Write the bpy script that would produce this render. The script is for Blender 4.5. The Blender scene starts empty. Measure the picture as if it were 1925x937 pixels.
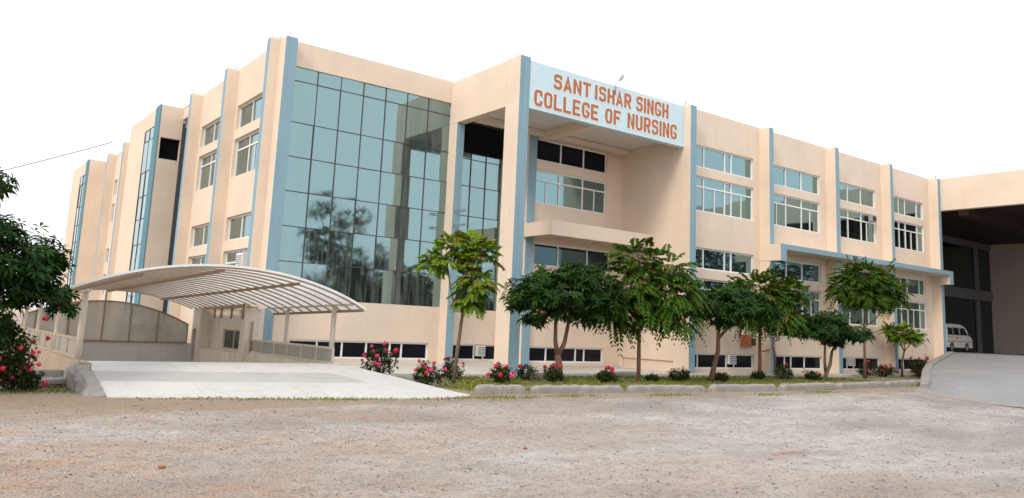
import bpy, bmesh, math, random
import numpy as np
from mathutils import Vector, Matrix
random.seed(11); RNG = np.random.default_rng(11)
S = bpy.context.scene; COL = S.collection
R_ = math.radians

# ------------------------------------------------------------------ camera
CAMP = (4.0, -23.8817, 1.6207)
YAW, PITCH, ROLL = 0.6428, 0.1541, 0.0435
def cam_matrix():
    cy, sy, cp, sp, cr, sr = math.cos(YAW), math.sin(YAW), math.cos(PITCH), math.sin(PITCH), math.cos(ROLL), math.sin(ROLL)
    F = Vector((sy*cp, cy*cp, sp)); R = Vector((cy, -sy, 0)); U = R.cross(F)
    R2 = R*cr + U*sr; U2 = -R*sr + U*cr
    M = Matrix(((R2.x, U2.x, -F.x, CAMP[0]), (R2.y, U2.y, -F.y, CAMP[1]), (R2.z, U2.z, -F.z, CAMP[2]), (0, 0, 0, 1)))
    return M
cd = bpy.data.cameras.new('camera'); cam = bpy.data.objects.new('camera', cd); COL.objects.link(cam)
cam.matrix_world = cam_matrix()
cd.sensor_width = 36; cd.sensor_fit = 'HORIZONTAL'; cd.lens = 1499.65/1925*36
cd.shift_x = 0; cd.shift_y = -83.5/1925
cd.clip_start = 0.1; cd.clip_end = 3000
S.camera = cam

# ------------------------------------------------------------------ world, sun, exposure
SUN_ELEV = R_(38); SUN_AZ = Vector((-0.93, -0.36, 0)).normalized()      # soft evening light from the left
w = bpy.data.worlds.new('World'); S.world = w; w.use_nodes = True
nt = w.node_tree; nt.nodes.clear()
out = nt.nodes.new('ShaderNodeOutputWorld'); bg = nt.nodes.new('ShaderNodeBackground')
sky = nt.nodes.new('ShaderNodeTexSky'); sky.sky_type = 'NISHITA'; sky.sun_disc = False
sky.sun_elevation = SUN_ELEV; sky.sun_rotation = math.atan2(SUN_AZ.x, SUN_AZ.y)
sky.air_density = 1.0; sky.dust_density = 4.0; sky.ozone_density = 1.0
mixc = nt.nodes.new('ShaderNodeMix'); mixc.data_type = 'RGBA'; mixc.inputs[0].default_value = 0.86
mixc.inputs[7].default_value = (17.0, 17.3, 17.8, 1)      # pale even cloud deck over the blue sky
nt.links.new(sky.outputs[0], mixc.inputs[6]); nt.links.new(mixc.outputs[2], bg.inputs[0])
bg.inputs[1].default_value = 0.082
nt.links.new(bg.outputs[0], out.inputs[0])
sl = bpy.data.lights.new('sun', 'SUN'); sl.energy = 1.5; sl.angle = R_(16); sl.color = (1.0, 0.90, 0.76)
sun = bpy.data.objects.new('sun', sl); COL.objects.link(sun)
sd = Vector((SUN_AZ.x*math.cos(SUN_ELEV), SUN_AZ.y*math.cos(SUN_ELEV), math.sin(SUN_ELEV)))
sun.rotation_euler = sd.to_track_quat('Z', 'Y').to_euler()
vs = S.view_settings; vs.view_transform = 'Standard'; vs.look = 'None'; vs.gamma = 1; vs.exposure = 0.2; vs.use_curve_mapping = False
S.render.engine = 'CYCLES'
S.cycles.max_bounces = 8; S.cycles.transparent_max_bounces = 12

# ------------------------------------------------------------------ materials
def new_mat(name):
    m = bpy.data.materials.new(name); m.use_nodes = True
    nt = m.node_tree; p = nt.nodes['Principled BSDF']
    return m, nt, p
def N(nt, t, **k):
    n = nt.nodes.new(t)
    for a, b in k.items(): setattr(n, a, b)
    return n
def coords(nt, scale=(1, 1, 1), kind='Object'):
    tc = N(nt, 'ShaderNodeTexCoord'); mp = N(nt, 'ShaderNodeMapping'); mp.inputs[3].default_value = scale
    nt.links.new(tc.outputs[kind], mp.inputs[0]); return mp.outputs[0]
def noise(nt, vec, scale, detail=4, rough=.55, dist=0):
    n = N(nt, 'ShaderNodeTexNoise'); n.inputs['Scale'].default_value = scale; n.inputs['Detail'].default_value = detail
    n.inputs['Roughness'].default_value = rough; n.inputs['Distortion'].default_value = dist
    nt.links.new(vec, n.inputs[0]); return n.outputs[0]
def ramp(nt, f, stops):
    r = N(nt, 'ShaderNodeValToRGB'); e = r.color_ramp.elements
    while len(e) < len(stops): e.new(0.5)
    for i, (p, c) in enumerate(stops): e[i].position = p; e[i].color = c if len(c) == 4 else (*c, 1)
    nt.links.new(f, r.inputs[0]); return r.outputs[0]
def mix(nt, fac, a, b, mode='MIX'):
    m = N(nt, 'ShaderNodeMix', data_type='RGBA', blend_type=mode)
    for i, v in ((0, fac), (6, a), (7, b)):
        if hasattr(v, 'links'): nt.links.new(v, m.inputs[i])
        elif i == 0: m.inputs[0].default_value = v
        else: m.inputs[i].default_value = (*v, 1) if len(v) == 3 else v
    return m.outputs[2]
def bump(nt, p, h, strength=.2, dist=.01):
    b = N(nt, 'ShaderNodeBump'); b.inputs['Strength'].default_value = strength; b.inputs['Distance'].default_value = dist
    nt.links.new(h, b.inputs['Height']); nt.links.new(b.outputs[0], p.inputs['Normal'])
def sc(c, f): return tuple(x*f for x in c)
def rgb(fac): return [(0, (0, 0, 0)), (1, (1, 1, 1))]

def stucco(name, col, dirt=(.30, .26, .22), amt=.35, streak=.25, rough=.85):
    m, nt, p = new_mat(name)
    v = coords(nt); vst = coords(nt, (3.5, 3.5, .14))
    n1 = noise(nt, v, .55, 6, .6); n2 = noise(nt, vst, 1.6, 6, .7, .2); n3 = noise(nt, v, 60, 3)
    a = ramp(nt, n1, [(.42, (0, 0, 0)), (.66, (amt, amt, amt))])
    b = ramp(nt, n2, [(.50, (0, 0, 0)), (.70, (streak, streak, streak))])
    c0 = mix(nt, a, col, mix(nt, .55, col, dirt)); c1 = mix(nt, b, c0, dirt)
    c2 = mix(nt, .10, c1, ramp(nt, n3, [(.3, sc(col, .6)), (.7, sc(col, 1.25))]))
    nt.links.new(c2, p.inputs['Base Color']); p.inputs['Roughness'].default_value = rough
    p.inputs['Specular IOR Level'].default_value = .2
    bump(nt, p, n3, .25, .006); return m
def plain(name, col, rough=.5, metal=0, var=.12, scale=8, spec=.5):
    m, nt, p = new_mat(name)
    n = noise(nt, coords(nt), scale, 5, .6)
    c = ramp(nt, n, [(.3, sc(col, 1-var)), (.7, sc(col, 1+var))])
    nt.links.new(c, p.inputs['Base Color']); p.inputs['Roughness'].default_value = rough
    p.inputs['Metallic'].default_value = metal; p.inputs['Specular IOR Level'].default_value = spec
    return m
def concrete(name, col, stain=(.20, .14, .09), amt=.5, streak=.4, sz=1.0):
    m, nt, p = new_mat(name)
    v = coords(nt, (sz, sz, sz)); vst = coords(nt, (5*sz, 5*sz, .35*sz))
    n1 = noise(nt, v, 1.4, 8, .65); n2 = noise(nt, vst, 2.2, 6, .65, .4); n3 = noise(nt, v, 40, 4, .7)
    c = mix(nt, ramp(nt, n1, [(.35, (0, 0, 0)), (.75, (amt,)*3)]), col, sc(col, .55))
    c = mix(nt, ramp(nt, n2, [(.50, (0, 0, 0)), (.78, (streak,)*3)]), c, stain)
    c = mix(nt, .25, c, ramp(nt, n3, [(.3, sc(col, .6)), (.7, sc(col, 1.3))]))
    nt.links.new(c, p.inputs['Base Color']); p.inputs['Roughness'].default_value = .9
    p.inputs['Specular IOR Level'].default_value = .2
    bump(nt, p, n3, .5, .01); return m
def mirror_glass(name, col, rough=.03, dirt=.10, clean=.0):
    m, nt, p = new_mat(name)
    v = coords(nt); vst = coords(nt, (3.5, 3.5, .3))
    n1 = noise(nt, vst, 2.0, 6, .65, .5); n2 = noise(nt, v, .9, 4, .6)
    d = N(nt, 'ShaderNodeBsdfDiffuse'); d.inputs[0].default_value = (.36, .42, .40, 1)
    mx = N(nt, 'ShaderNodeMixShader')
    f = ramp(nt, n1, [(.45, (clean,)*3), (.80, (dirt+clean,)*3)])
    nt.links.new(f, mx.inputs[0])
    p.inputs['Base Color'].default_value = (*col, 1); p.inputs['Metallic'].default_value = 1
    nt.links.new(ramp(nt, n2, [(.3, (rough*.6,)*3), (.75, (rough*1.6,)*3)]), p.inputs['Roughness'])
    bump(nt, p, noise(nt, v, .8, 2, .4), .04, .03)
    o = nt.nodes['Material Output']
    nt.links.new(p.outputs[0], mx.inputs[1]); nt.links.new(d.outputs[0], mx.inputs[2]); nt.links.new(mx.outputs[0], o.inputs[0])
    return m
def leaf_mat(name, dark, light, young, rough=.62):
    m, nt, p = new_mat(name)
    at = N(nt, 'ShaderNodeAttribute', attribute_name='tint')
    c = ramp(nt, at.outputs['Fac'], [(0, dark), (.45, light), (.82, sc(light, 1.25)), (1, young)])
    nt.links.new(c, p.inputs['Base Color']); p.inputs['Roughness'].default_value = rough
    p.inputs['Specular IOR Level'].default_value = .14
    t = N(nt, 'ShaderNodeBsdfTranslucent'); nt.links.new(c, t.inputs[0])
    mx = N(nt, 'ShaderNodeMixShader'); mx.inputs[0].default_value = .16
    nt.links.new(p.outputs[0], mx.inputs[1]); nt.links.new(t.outputs[0], mx.inputs[2])
    nt.links.new(mx.outputs[0], nt.nodes['Material Output'].inputs[0]); return m

M = {}
BEIGE = (.745, .615, .495)
M['beige'] = stucco('beige_stucco', BEIGE, dirt=(.50, .425, .355), amt=.55, streak=.20)
M['blue'] = stucco('blue_paint', (.245, .385, .465), dirt=(.20, .27, .31), amt=.6, streak=.6)
M['slate'] = plain('slate_grey_panel', (.07, .075, .085), .4, 0, .2)
M['teal'] = stucco('teal_blue_paint', (.11, .26, .33), dirt=(.10, .18, .22), amt=.5, streak=.4)
M['fascia'] = stucco('pale_blue_paint', (.56, .715, .78), dirt=(.5, .6, .65), amt=.25, streak=.2)
M['white_paint'] = stucco('white_paint', (.70, .66, .64), amt=.3, streak=.15)
M['frame'] = plain('white_aluminium', (.78, .78, .78), .4, 0, .06)
M['mullion'] = plain('dark_mullion', (.06, .05, .05), .5, 0, .2)
M['curtain'] = mirror_glass('curtain_glass', (.215, .325, .335), .035, .34, .04)
M['pane'] = mirror_glass('window_glass', (.19, .305, .32), .025, .07, .01)
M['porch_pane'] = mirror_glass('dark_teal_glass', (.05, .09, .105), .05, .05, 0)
M['grey_glass'] = mirror_glass('smoked_glass', (.12, .13, .13), .12, .10, .02)
m, nt, p = new_mat('dark_glass'); p.inputs['Base Color'].default_value = (.006, .008, .014, 1); p.inputs['Roughness'].default_value = .12
p.inputs['Specular IOR Level'].default_value = .18; M['dark_glass'] = m
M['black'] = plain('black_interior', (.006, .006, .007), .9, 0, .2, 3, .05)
M['grey_clad'] = plain('grey_cladding', (.20, .20, .205), .5, 0, .12, 2)
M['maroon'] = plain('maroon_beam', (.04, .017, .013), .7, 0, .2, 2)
M['letters'] = plain('terracotta_lettering', (.44, .135, .035), .6, 0, .06)
M['letter_edge'] = plain('white_letter_edge', (.82, .84, .84), .6, 0, .04)
M['steel_cream'] = concrete('cream_painted_steel', (.62, .55, .46), (.30, .13, .05), .35, .55, 1.5)
M['rib'] = concrete('weathered_rib', (.44, .36, .29), (.20, .11, .06), .4, .6, 2)
M['rust'] = concrete('rusty_steel', (.34, .23, .15), (.16, .07, .03), .6, .6, 2)
M['steel_grey'] = plain('grey_steel', (.30, .30, .31), .45, .4, .15)
M['galv'] = plain('galvanised_fitting', (.36, .36, .37), .5, .2, .2, 10)
M['apron'] = None
M['kerb'] = concrete('kerb_concrete', (.35, .325, .30), (.20, .15, .10), .9, .6, 2.6)
M['stained'] = concrete('stained_concrete', (.72, .65, .57), (.22, .13, .08), .4, .85, 1.2)
M['grey_wall'] = concrete('grey_cement', (.60, .59, .56), (.20, .18, .15), .3, .2, .8)
M['brown_wall'] = concrete('mud_stained_wall', (.42, .33, .25), (.28, .15, .08), .6, .6, .8)
M['walk'] = concrete('walkway_concrete', (.60, .56, .52), (.40, .35, .30), .4, .12, .6)
M['tyre'] = plain('tyre_rubber', (.02, .02, .02), .8, 0, .1)
M['car_white'] = plain('white_car_paint', (.78, .79, .80), .22, 0, .03, 3)
M['rim'] = plain('wheel_rim', (.45, .45, .46), .35, .5, .1)
M['stripe'] = plain('orange_stripe', (.62, .30, .05), .4, 0, .05)
M['red'] = plain('red_paint', (.55, .03, .03), .5, 0, .15)
M['orange'] = plain('rust_orange_box', (.36, .11, .035), .6, 0, .25, 14)
M['black_plastic'] = plain('black_plastic', (.03, .03, .03), .5, 0, .1)
M['white_plastic'] = plain('white_plastic', (.72, .72, .70), .5, 0, .08)
M['sack'] = plain('white_sacking', (.62, .64, .66), .8, 0, .2, 25)
M['bark_red'] = concrete('reddish_bark', (.20, .115, .075), (.07, .04, .03), .5, .6, 6)
M['bark'] = concrete('grey_bark', (.17, .12, .095), (.06, .045, .035), .5, .6, 6)
M['leaf_dark'] = leaf_mat('dark_whorled_leaf', (.006, .020, .005), (.026, .072, .010), (.11, .20, .02))
M['leaf_mid'] = leaf_mat('feathery_leaf', (.008, .025, .004), (.045, .098, .008), (.15, .085, .02))
M['leaf_light'] = leaf_mat('yellow_green_leaf', (.025, .06, .006), (.13, .22, .014), (.22, .11, .03))
M['leaf_rose'] = leaf_mat('rose_leaf', (.014, .028, .009), (.05, .085, .022), (.12, .06, .03))
M['leaf_far'] = leaf_mat('grey_green_leaf', (.010, .020, .010), (.03, .055, .02), (.06, .09, .03))
M['petal'] = plain('crimson_petal', (.66, .012, .05), .5, 0, .25, 30)
M['petal_pink'] = plain('pink_petal', (.74, .04, .20), .5, 0, .25, 30)
# translucent roofing and panels
def poly(name, col, trans):
    m, nt, p = new_mat(name)
    n = noise(nt, coords(nt, (1, .3, 1)), 3, 6, .6)
    c = ramp(nt, n, [(.3, sc(col, .78)), (.7, col)])
    nt.links.new(c, p.inputs['Base Color']); p.inputs['Roughness'].default_value = .35
    t = N(nt, 'ShaderNodeBsdfTranslucent'); nt.links.new(c, t.inputs[0])
    mx = N(nt, 'ShaderNodeMixShader'); mx.inputs[0].default_value = trans
    nt.links.new(p.outputs[0], mx.inputs[1]); nt.links.new(t.outputs[0], mx.inputs[2])
    nt.links.new(mx.outputs[0], nt.nodes['Material Output'].inputs[0]); return m
M['roofing'] = poly('milky_roof_sheet', (.80, .78, .75), .72)
def hazy(name, col, see):
    m, nt, p = new_mat(name)
    p.inputs['Base Color'].default_value = (*col, 1); p.inputs['Roughness'].default_value = .25
    n = noise(nt, coords(nt, (1, 1, .5)), 2.2, 5, .6)
    t = N(nt, 'ShaderNodeBsdfTransparent'); t.inputs[0].default_value = (.8, .8, .78, 1)
    mx = N(nt, 'ShaderNodeMixShader'); nt.links.new(ramp(nt, n, [(.3, (see*.5,)*3), (.75, (see*1.4,)*3)]), mx.inputs[0])
    nt.links.new(p.outputs[0], mx.inputs[1]); nt.links.new(t.outputs[0], mx.inputs[2])
    nt.links.new(mx.outputs[0], nt.nodes['Material Output'].inputs[0]); return m
M['screen'] = hazy('hazy_plastic_sheet', (.55, .53, .48), .38)
M['panel'] = hazy('grey_plastic_panel', (.36, .35, .31), .10)

# gravel
m, nt, p = new_mat('gravel')
v = coords(nt, kind='Object'); vs_ = coords(nt, (.65, 1.1, 1))
n_big = noise(nt, vs_, .35, 5, .6); n_red = noise(nt, vs_, .55, 6, .7, .3); n_mid = noise(nt, v, 2.2, 8, .7)
n_f = noise(nt, v, 26, 6, .75); vor = N(nt, 'ShaderNodeTexVoronoi'); vor.inputs['Scale'].default_value = 34; nt.links.new(v, vor.inputs[0])
vor2 = N(nt, 'ShaderNodeTexVoronoi'); vor2.inputs['Scale'].default_value = 11; nt.links.new(v, vor2.inputs[0])
c = ramp(nt, n_big, [(.36, (.52, .46, .42)), (.46, (.68, .62, .57)), (.56, (.84, .80, .77)), (.70, (.68, .62, .58))])
sx = N(nt, 'ShaderNodeSeparateXYZ'); nt.links.new(v, sx.inputs[0])
mr = N(nt, 'ShaderNodeMapRange'); mr.inputs[1].default_value = 5; mr.inputs[2].default_value = 17; mr.inputs[3].default_value = 1; mr.inputs[4].default_value = 0
nt.links.new(sx.outputs[0], mr.inputs[0])
mm = N(nt, 'ShaderNodeMath', operation='MULTIPLY'); nt.links.new(mr.outputs[0], mm.inputs[0])
rr = N(nt, 'ShaderNodeSeparateColor'); nt.links.new(ramp(nt, n_red, [(.40, (.15,)*3), (.60, (.95,)*3)]), rr.inputs[0]); nt.links.new(rr.outputs[0], mm.inputs[1])
c = mix(nt, mm.outputs[0], c, (.70, .46, .32))
c = mix(nt, ramp(nt, noise(nt, vs_, .9, 6, .7, .5), [(.58, (0,)*3), (.70, (.40,)*3)]), c, (.50, .29, .22))
c = mix(nt, ramp(nt, n_mid, [(.42, (0,)*3), (.62, (.55,)*3)]), c, (.62, .57, .53))
c = mix(nt, .8, c, ramp(nt, n_f, [(.32, (.12,)*3), (.43, (.46,)*3), (.58, (.54,)*3), (.70, (.85,)*3)]), 'OVERLAY')
c = mix(nt, ramp(nt, vor2.outputs[0], [(.10, (.8,)*3), (.24, (0,)*3)]), c, mix(nt, .8, (.2, .19, .18), vor2.outputs[1], 'MULTIPLY'))
ym = N(nt, 'ShaderNodeMapRange'); nt.links.new(sx.outputs[1], ym.inputs[0]); ym.inputs[1].default_value = -12.2; ym.inputs[2].default_value = -10.3; ym.inputs[3].default_value = -.25; ym.inputs[4].default_value = .30
ya = N(nt, 'ShaderNodeMath', operation='ADD'); nt.links.new(noise(nt, coords(nt, (.6, 1.6, 1)), 1.4, 7, .7), ya.inputs[0]); nt.links.new(ym.outputs[0], ya.inputs[1])
c = mix(nt, ramp(nt, ya.outputs[0], [(.52, (0,)*3), (.70, (.75,)*3)]), c, (.52, .40, .27))   # tan soil drifted along the kerb
trk = noise(nt, coords(nt, (.22, 1.2, 1)), 1.0, 5, .65, .6)
c = mix(nt, ramp(nt, trk, [(.52, (0,)*3), (.68, (.28,)*3)]), c, (.42, .38, .35))
c = mix(nt, ramp(nt, noise(nt, coords(nt, (.9, 1.3, 1)), 3.2, 8, .8, .4), [(.52, (0,)*3), (.62, (.55,)*3)]), c, (.34, .30, .285))
c = mix(nt, ramp(nt, noise(nt, v, 9, 6, .75), [(.53, (0,)*3), (.64, (.6,)*3)]), c, (.30, .265, .25))
vd = N(nt, 'ShaderNodeVectorMath', operation='DISTANCE'); mp_ = coords(nt, (.55, 1.5, 1)); nt.links.new(mp_, vd.inputs[0]); vd.inputs[1].default_value = (14.6*.55, -16.8*1.5, 0)
ad = N(nt, 'ShaderNodeMath', operation='MULTIPLY_ADD'); nt.links.new(n_mid, ad.inputs[0]); ad.inputs[1].default_value = 1.6; nt.links.new(vd.outputs['Value'], ad.inputs[2])
c = mix(nt, ramp(nt, ad.outputs[0], [(.95, (.55,)*3), (1.0, (0,)*3)]), c, (.46, .20, .15))   # spilled brick dust
nt.links.new(c, p.inputs['Base Color']); p.inputs['Roughness'].default_value = .95; p.inputs['Specular IOR Level'].default_value = .15
hm = N(nt, 'ShaderNodeMath', operation='ADD'); nt.links.new(n_f, hm.inputs[0]); nt.links.new(vor.outputs[0], hm.inputs[1])
bump(nt, p, hm.outputs[0], 1.0, .07); M['gravel'] = m
# apron: cast concrete bays of slightly different tone
m, nt, p = new_mat('apron_concrete')
v = coords(nt); br = N(nt, 'ShaderNodeTexBrick'); nt.links.new(v, br.inputs[0])
br.inputs['Scale'].default_value = 1; br.inputs['Brick Width'].default_value = 2.1; br.inputs['Row Height'].default_value = 1.15; br.offset = 0
br.inputs['Mortar Size'].default_value = .012
br.inputs['Color1'].default_value = (.58, .55, .52, 1); br.inputs['Color2'].default_value = (.50, .475, .45, 1); br.inputs['Mortar'].default_value = (.36, .33, .30, 1)
c = mix(nt, ramp(nt, noise(nt, v, .9, 8, .7), [(.35, (0,)*3), (.7, (.5,)*3)]), br.outputs[0], (.60, .575, .55))
c = mix(nt, ramp(nt, noise(nt, v, 3.5, 8, .75), [(.48, (0,)*3), (.66, (.55,)*3)]), c, (.38, .345, .31))
c = mix(nt, ramp(nt, noise(nt, coords(nt, (2.2, .25, 1)), 1.5, 6, .7, .3), [(.52, (0,)*3), (.66, (.4,)*3)]), c, (.36, .335, .31))
c = mix(nt, .3, c, ramp(nt, noise(nt, v, 45, 4, .7), [(.3, (.36,)*3), (.7, (.68,)*3)]))
nt.links.new(c, p.inputs['Base Color']); p.inputs['Roughness'].default_value = .9
bump(nt, p, noise(nt, v, 40, 5, .7), .5, .01); M['apron'] = m
M['apron_grey'] = concrete('older_apron_concrete', (.45, .43, .41), (.34, .31, .28), .4, .1, 1)
# grey drive ramp, brushed concrete
m, nt, p = new_mat('ramp_surface')
v = coords(nt); c = ramp(nt, noise(nt, coords(nt, (.5, .5, 1)), .6, 7, .65), [(.35, (.20, .198, .20)), (.65, (.29, .285, .285))])
c = mix(nt, .45, c, ramp(nt, noise(nt, v, 22, 5, .75), [(.35, (.16,)*3), (.65, (.44,)*3)]))
nt.links.new(c, p.inputs['Base Color']); p.inputs['Roughness'].default_value = .9; bump(nt, p, noise(nt, v, 22, 5, .75), .5, .012); M['ramp'] = m
# garden soil with thin grass
m, nt, p = new_mat('garden_soil')
v = coords(nt)
c = ramp(nt, noise(nt, v, 1.6, 8, .7), [(.35, (.34, .27, .19)), (.55, (.24, .21, .10)), (.70, (.14, .16, .05))])
c = mix(nt, .4, c, ramp(nt, noise(nt, v, 30, 5, .7), [(.3, (.06, .07, .02)), (.7, (.34, .30, .18))]))
nt.links.new(c, p.inputs['Base Color']); p.inputs['Roughness'].default_value = .95; bump(nt, p, noise(nt, v, 30, 5, .7), .6, .02); M['soil'] = m
M['grass'] = leaf_mat('grass_blade', (.06, .09, .015), (.17, .19, .035), (.36, .30, .13), .6)

# ------------------------------------------------------------------ mesh helpers
class MB:
    def __init__(s): s.v = []; s.f = []; s.mi = []; s.cur = 0
    def add(s, vs, fs):
        n = len(s.v); s.v += [tuple(q) for q in vs]; s.f += [tuple(n+i for i in f) for f in fs]; s.mi += [s.cur]*len(fs)
    def quad(s, a, b, c, d): s.add([a, b, c, d], [(0, 1, 2, 3)])
    def box(s, x0, x1, y0, y1, z0, z1):
        x0, x1 = sorted((x0, x1)); y0, y1 = sorted((y0, y1)); z0, z1 = sorted((z0, z1))
        s.add([(x0, y0, z0), (x1, y0, z0), (x1, y1, z0), (x0, y1, z0), (x0, y0, z1), (x1, y0, z1), (x1, y1, z1), (x0, y1, z1)],
              [(0, 3, 2, 1), (4, 5, 6, 7), (0, 1, 5, 4), (1, 2, 6, 5), (2, 3, 7, 6), (3, 0, 4, 7)])
    def tube(s, pts, rad, n=8, cap=True):
        pts = [Vector(q) for q in pts]
        if not hasattr(rad, '__len__'): rad = [rad]*len(pts)
        rings = []; base = len(s.v); up = None
        for i, q in enumerate(pts):
            d = (pts[min(i+1, len(pts)-1)]-pts[max(i-1, 0)]).normalized()
            if up is None: up = Vector((0, 0, 1)) if abs(d.z) < .9 else Vector((1, 0, 0))
            a = d.cross(up)
            if a.length < 1e-4: a = d.cross(Vector((0, 1, 0)))
            a.normalize(); b = a.cross(d).normalized(); up = b
            for k in range(n):
                t = 2*math.pi*k/n; s.v.append(tuple(q+(a*math.cos(t)+b*math.sin(t))*rad[i]))
        for i in range(len(pts)-1):
            for k in range(n):
                k2 = (k+1) % n
                s.f.append((base+i*n+k, base+i*n+k2, base+(i+1)*n+k2, base+(i+1)*n+k)); s.mi.append(s.cur)
        if cap:
            s.f.append(tuple(base+k for k in range(n))[::-1]); s.f.append(tuple(base+(len(pts)-1)*n+k for k in range(n))); s.mi += [s.cur]*2
    def beam(s, p0, p1, wd, ht):
        p0, p1 = Vector(p0), Vector(p1); d = (p1-p0).normalized()
        a = d.cross(Vector((0, 0, 1)))
        if a.length < .01: a = Vector((1, 0, 0))
        a.normalize(); b = a.cross(d).normalized(); vs = []
        for q in (p0, p1):
            for i, j in ((-1, -1), (1, -1), (1, 1), (-1, 1)): vs.append(q+a*wd/2*i+b*ht/2*j)
        s.add(vs, [(3, 2, 1, 0), (4, 5, 6, 7), (0, 1, 5, 4), (1, 2, 6, 5), (2, 3, 7, 6), (3, 0, 4, 7)])
    def wall(s, T, a0, a1, z0, z1, holes=(), dep=.13):
        """sheet wall with real openings and reveals; T maps (along, inward, z)"""
        A = sorted({a0, a1, *[min(max(h[i], a0), a1) for h in holes for i in (0, 1)]})
        Z = sorted({z0, z1, *[min(max(h[i], z0), z1) for h in holes for i in (2, 3)]})
        for i in range(len(A)-1):
            for j in range(len(Z)-1):
                ca, cz = (A[i]+A[i+1])/2, (Z[j]+Z[j+1])/2
                if any(h[0] < ca < h[1] and h[2] < cz < h[3] for h in holes): continue
                s.quad(T(A[i], 0, Z[j]), T(A[i+1], 0, Z[j]), T(A[i+1], 0, Z[j+1]), T(A[i], 0, Z[j+1]))
        for h in holes:
            xa, xb, za, zb = h[:4]
            for q in (((xa, za), (xb, za)), ((xb, za), (xb, zb)), ((xb, zb), (xa, zb)), ((xa, zb), (xa, za))):
                (p1, q1), (p2, q2) = q
                s.quad(T(p1, 0, q1), T(p2, 0, q2), T(p2, dep, q2), T(p1, dep, q1))
    def build(s, name, mats, parent=None, smooth=False, bevel=0, loc=None, seg=2):
        me = bpy.data.meshes.new(name)
        o = bpy.data.objects.new(name, me); COL.objects.link(o)
        off = Vector((0, 0, 0))
        if parent is not None:
            off = world_loc(parent); o.parent = parent
        if loc is not None: o.location = Vector(loc)-off; off = Vector(loc)
        me.from_pydata([tuple(Vector(q)-off) for q in s.v], [], s.f)
        if not isinstance(mats, (list, tuple)): mats = [mats]
        for q in mats: me.materials.append(q)
        if len(mats) > 1: me.polygons.foreach_set('material_index', s.mi)
        if smooth: me.polygons.foreach_set('use_smooth', [True]*len(me.polygons))
        me.update()
        if bevel:
            bv = o.modifiers.new('bevel', 'BEVEL'); bv.width = bevel; bv.segments = seg; bv.limit_method = 'ANGLE'
        return o
def world_loc(o):
    l = Vector(o.location)
    while o.parent: o = o.parent; l = l+Vector(o.location)
    return l
def tag(o, label=None, cat=None, group=None, kind=None):
    if label: o['label'] = label
    if cat: o['category'] = cat
    if group: o['group'] = group
    if kind: o['kind'] = kind
    return o
def empty(name, loc, label, cat, group=None):
    o = bpy.data.objects.new(name, None); COL.objects.link(o); o.location = loc; o.empty_display_size = .3
    return tag(o, label, cat, group)
def copy_tree(o, parent=None):
    c = o.copy(); COL.objects.link(c); c.parent = parent
    for ch in list(o.children): copy_tree(ch, c)
    return c
def boxo(name, mat, parent, *b, bevel=0):
    mb = MB(); mb.box(*b); return mb.build(name, mat, parent, bevel=bevel)

# ------------------------------------------------------------------ ground
def gz(y): 
    t = min(max((y+17)/7.5, 0), 1); return .2*t*t*(3-2*t)
PX0, PX1, PY0, PY1 = 6.95, 12.05, -6.6, 4.7           # mouth of the basement ramp
def sheet(name, xs, ys, zf, mat, hole=None):
    mb = MB()
    for i in range(len(xs)-1):
        for j in range(len(ys)-1):
            cx, cy = (xs[i]+xs[i+1])/2, (ys[j]+ys[j+1])/2
            if hole and hole[0] < cx < hole[1] and hole[2] < cy < hole[3]: continue
            mb.quad(*[(x, y, zf(x, y)) for x, y in ((xs[i], ys[j]), (xs[i+1], ys[j]), (xs[i+1], ys[j+1]), (xs[i], ys[j+1]))])
    return mb.build(name, mat)
g = sheet('gravel_ground', [-900, -100, -20, 0, PX0, PX1, 20, 40, 80, 200, 1000],
          [-900, -100, -40, -17, -16, -15, -14, -13, -12, -11, -10.2, -9.5, -8, PY0, PY1, 40, 200, 1200],
          lambda x, y: gz(y), M['gravel'], (PX0, PX1, PY0, PY1))
tag(g, kind='structure')

# apron (rises to a crest, then the basement ramp falls away)
left = lambda y: 6.72+.02*(y+8)
def apron_z(y, yf):
    t = min(max((y-yf)/(-6.6-yf), 0), 1); return .215+(.645-.215)*(1-(1-t)**1.3)
mb = MB()
front = [(6.9, -9.0), (8.0, -9.35), (9.4, -9.68), (10.9, -10.0), (12.3, -10.2), (13.1, -10.1), (13.75, -9.75)]
def rightx(y): # right edge of the apron sweeping out to the gravel
    pts = [(-10.2, 13.75), (-9.75, 13.75), (-8.83, 13.17), (-8.07, 12.75), (-7.45, 12.5), (-6.6, 12.1)]
    for (a, xa), (b, xb) in zip(pts, pts[1:]):
        if a <= y <= b: return xa+(xb-xa)*(y-a)/(b-a)
    return 12.1
NU, NV = 24, 14
def fy(t):
    k = t*(len(front)-1); i = min(int(k), len(front)-2); f = k-i
    return tuple(front[i][j]*(1-f)+front[i+1][j]*f for j in (0, 1))
P = []
for i in range(NU+1):
    x0, y0 = fy(i/NU)
    x1, y1 = 6.88+(12.1-6.88)*i/NU, -6.6
    row = []
    for j in range(NV+1):
        t = j/NV; e = t
        x = x0+(x1-x0)*(t**.75); y = y0+(y1-y0)*t
        z = .212+(.645-.212)*(1-(1-t)**1.35)
        row.append((x, y, z))
    for k, (y, z) in enumerate(((-6.2, .64), (-5.6, .50), (-4.5, .15), (-2, -.75), (1, -1.7), (4.7, -2.0))): row.append((x1, y, z))
    P.append(row)
for i in range(NU):
    for j in range(len(P[0])-1):
        mb.cur = 1 if 5 <= j < 9 and i < 18 else 0
        mb.quad(P[i][j], P[i+1][j], P[i+1][j+1], P[i][j+1])
mb.cur = 0
if True:
    pass
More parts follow.
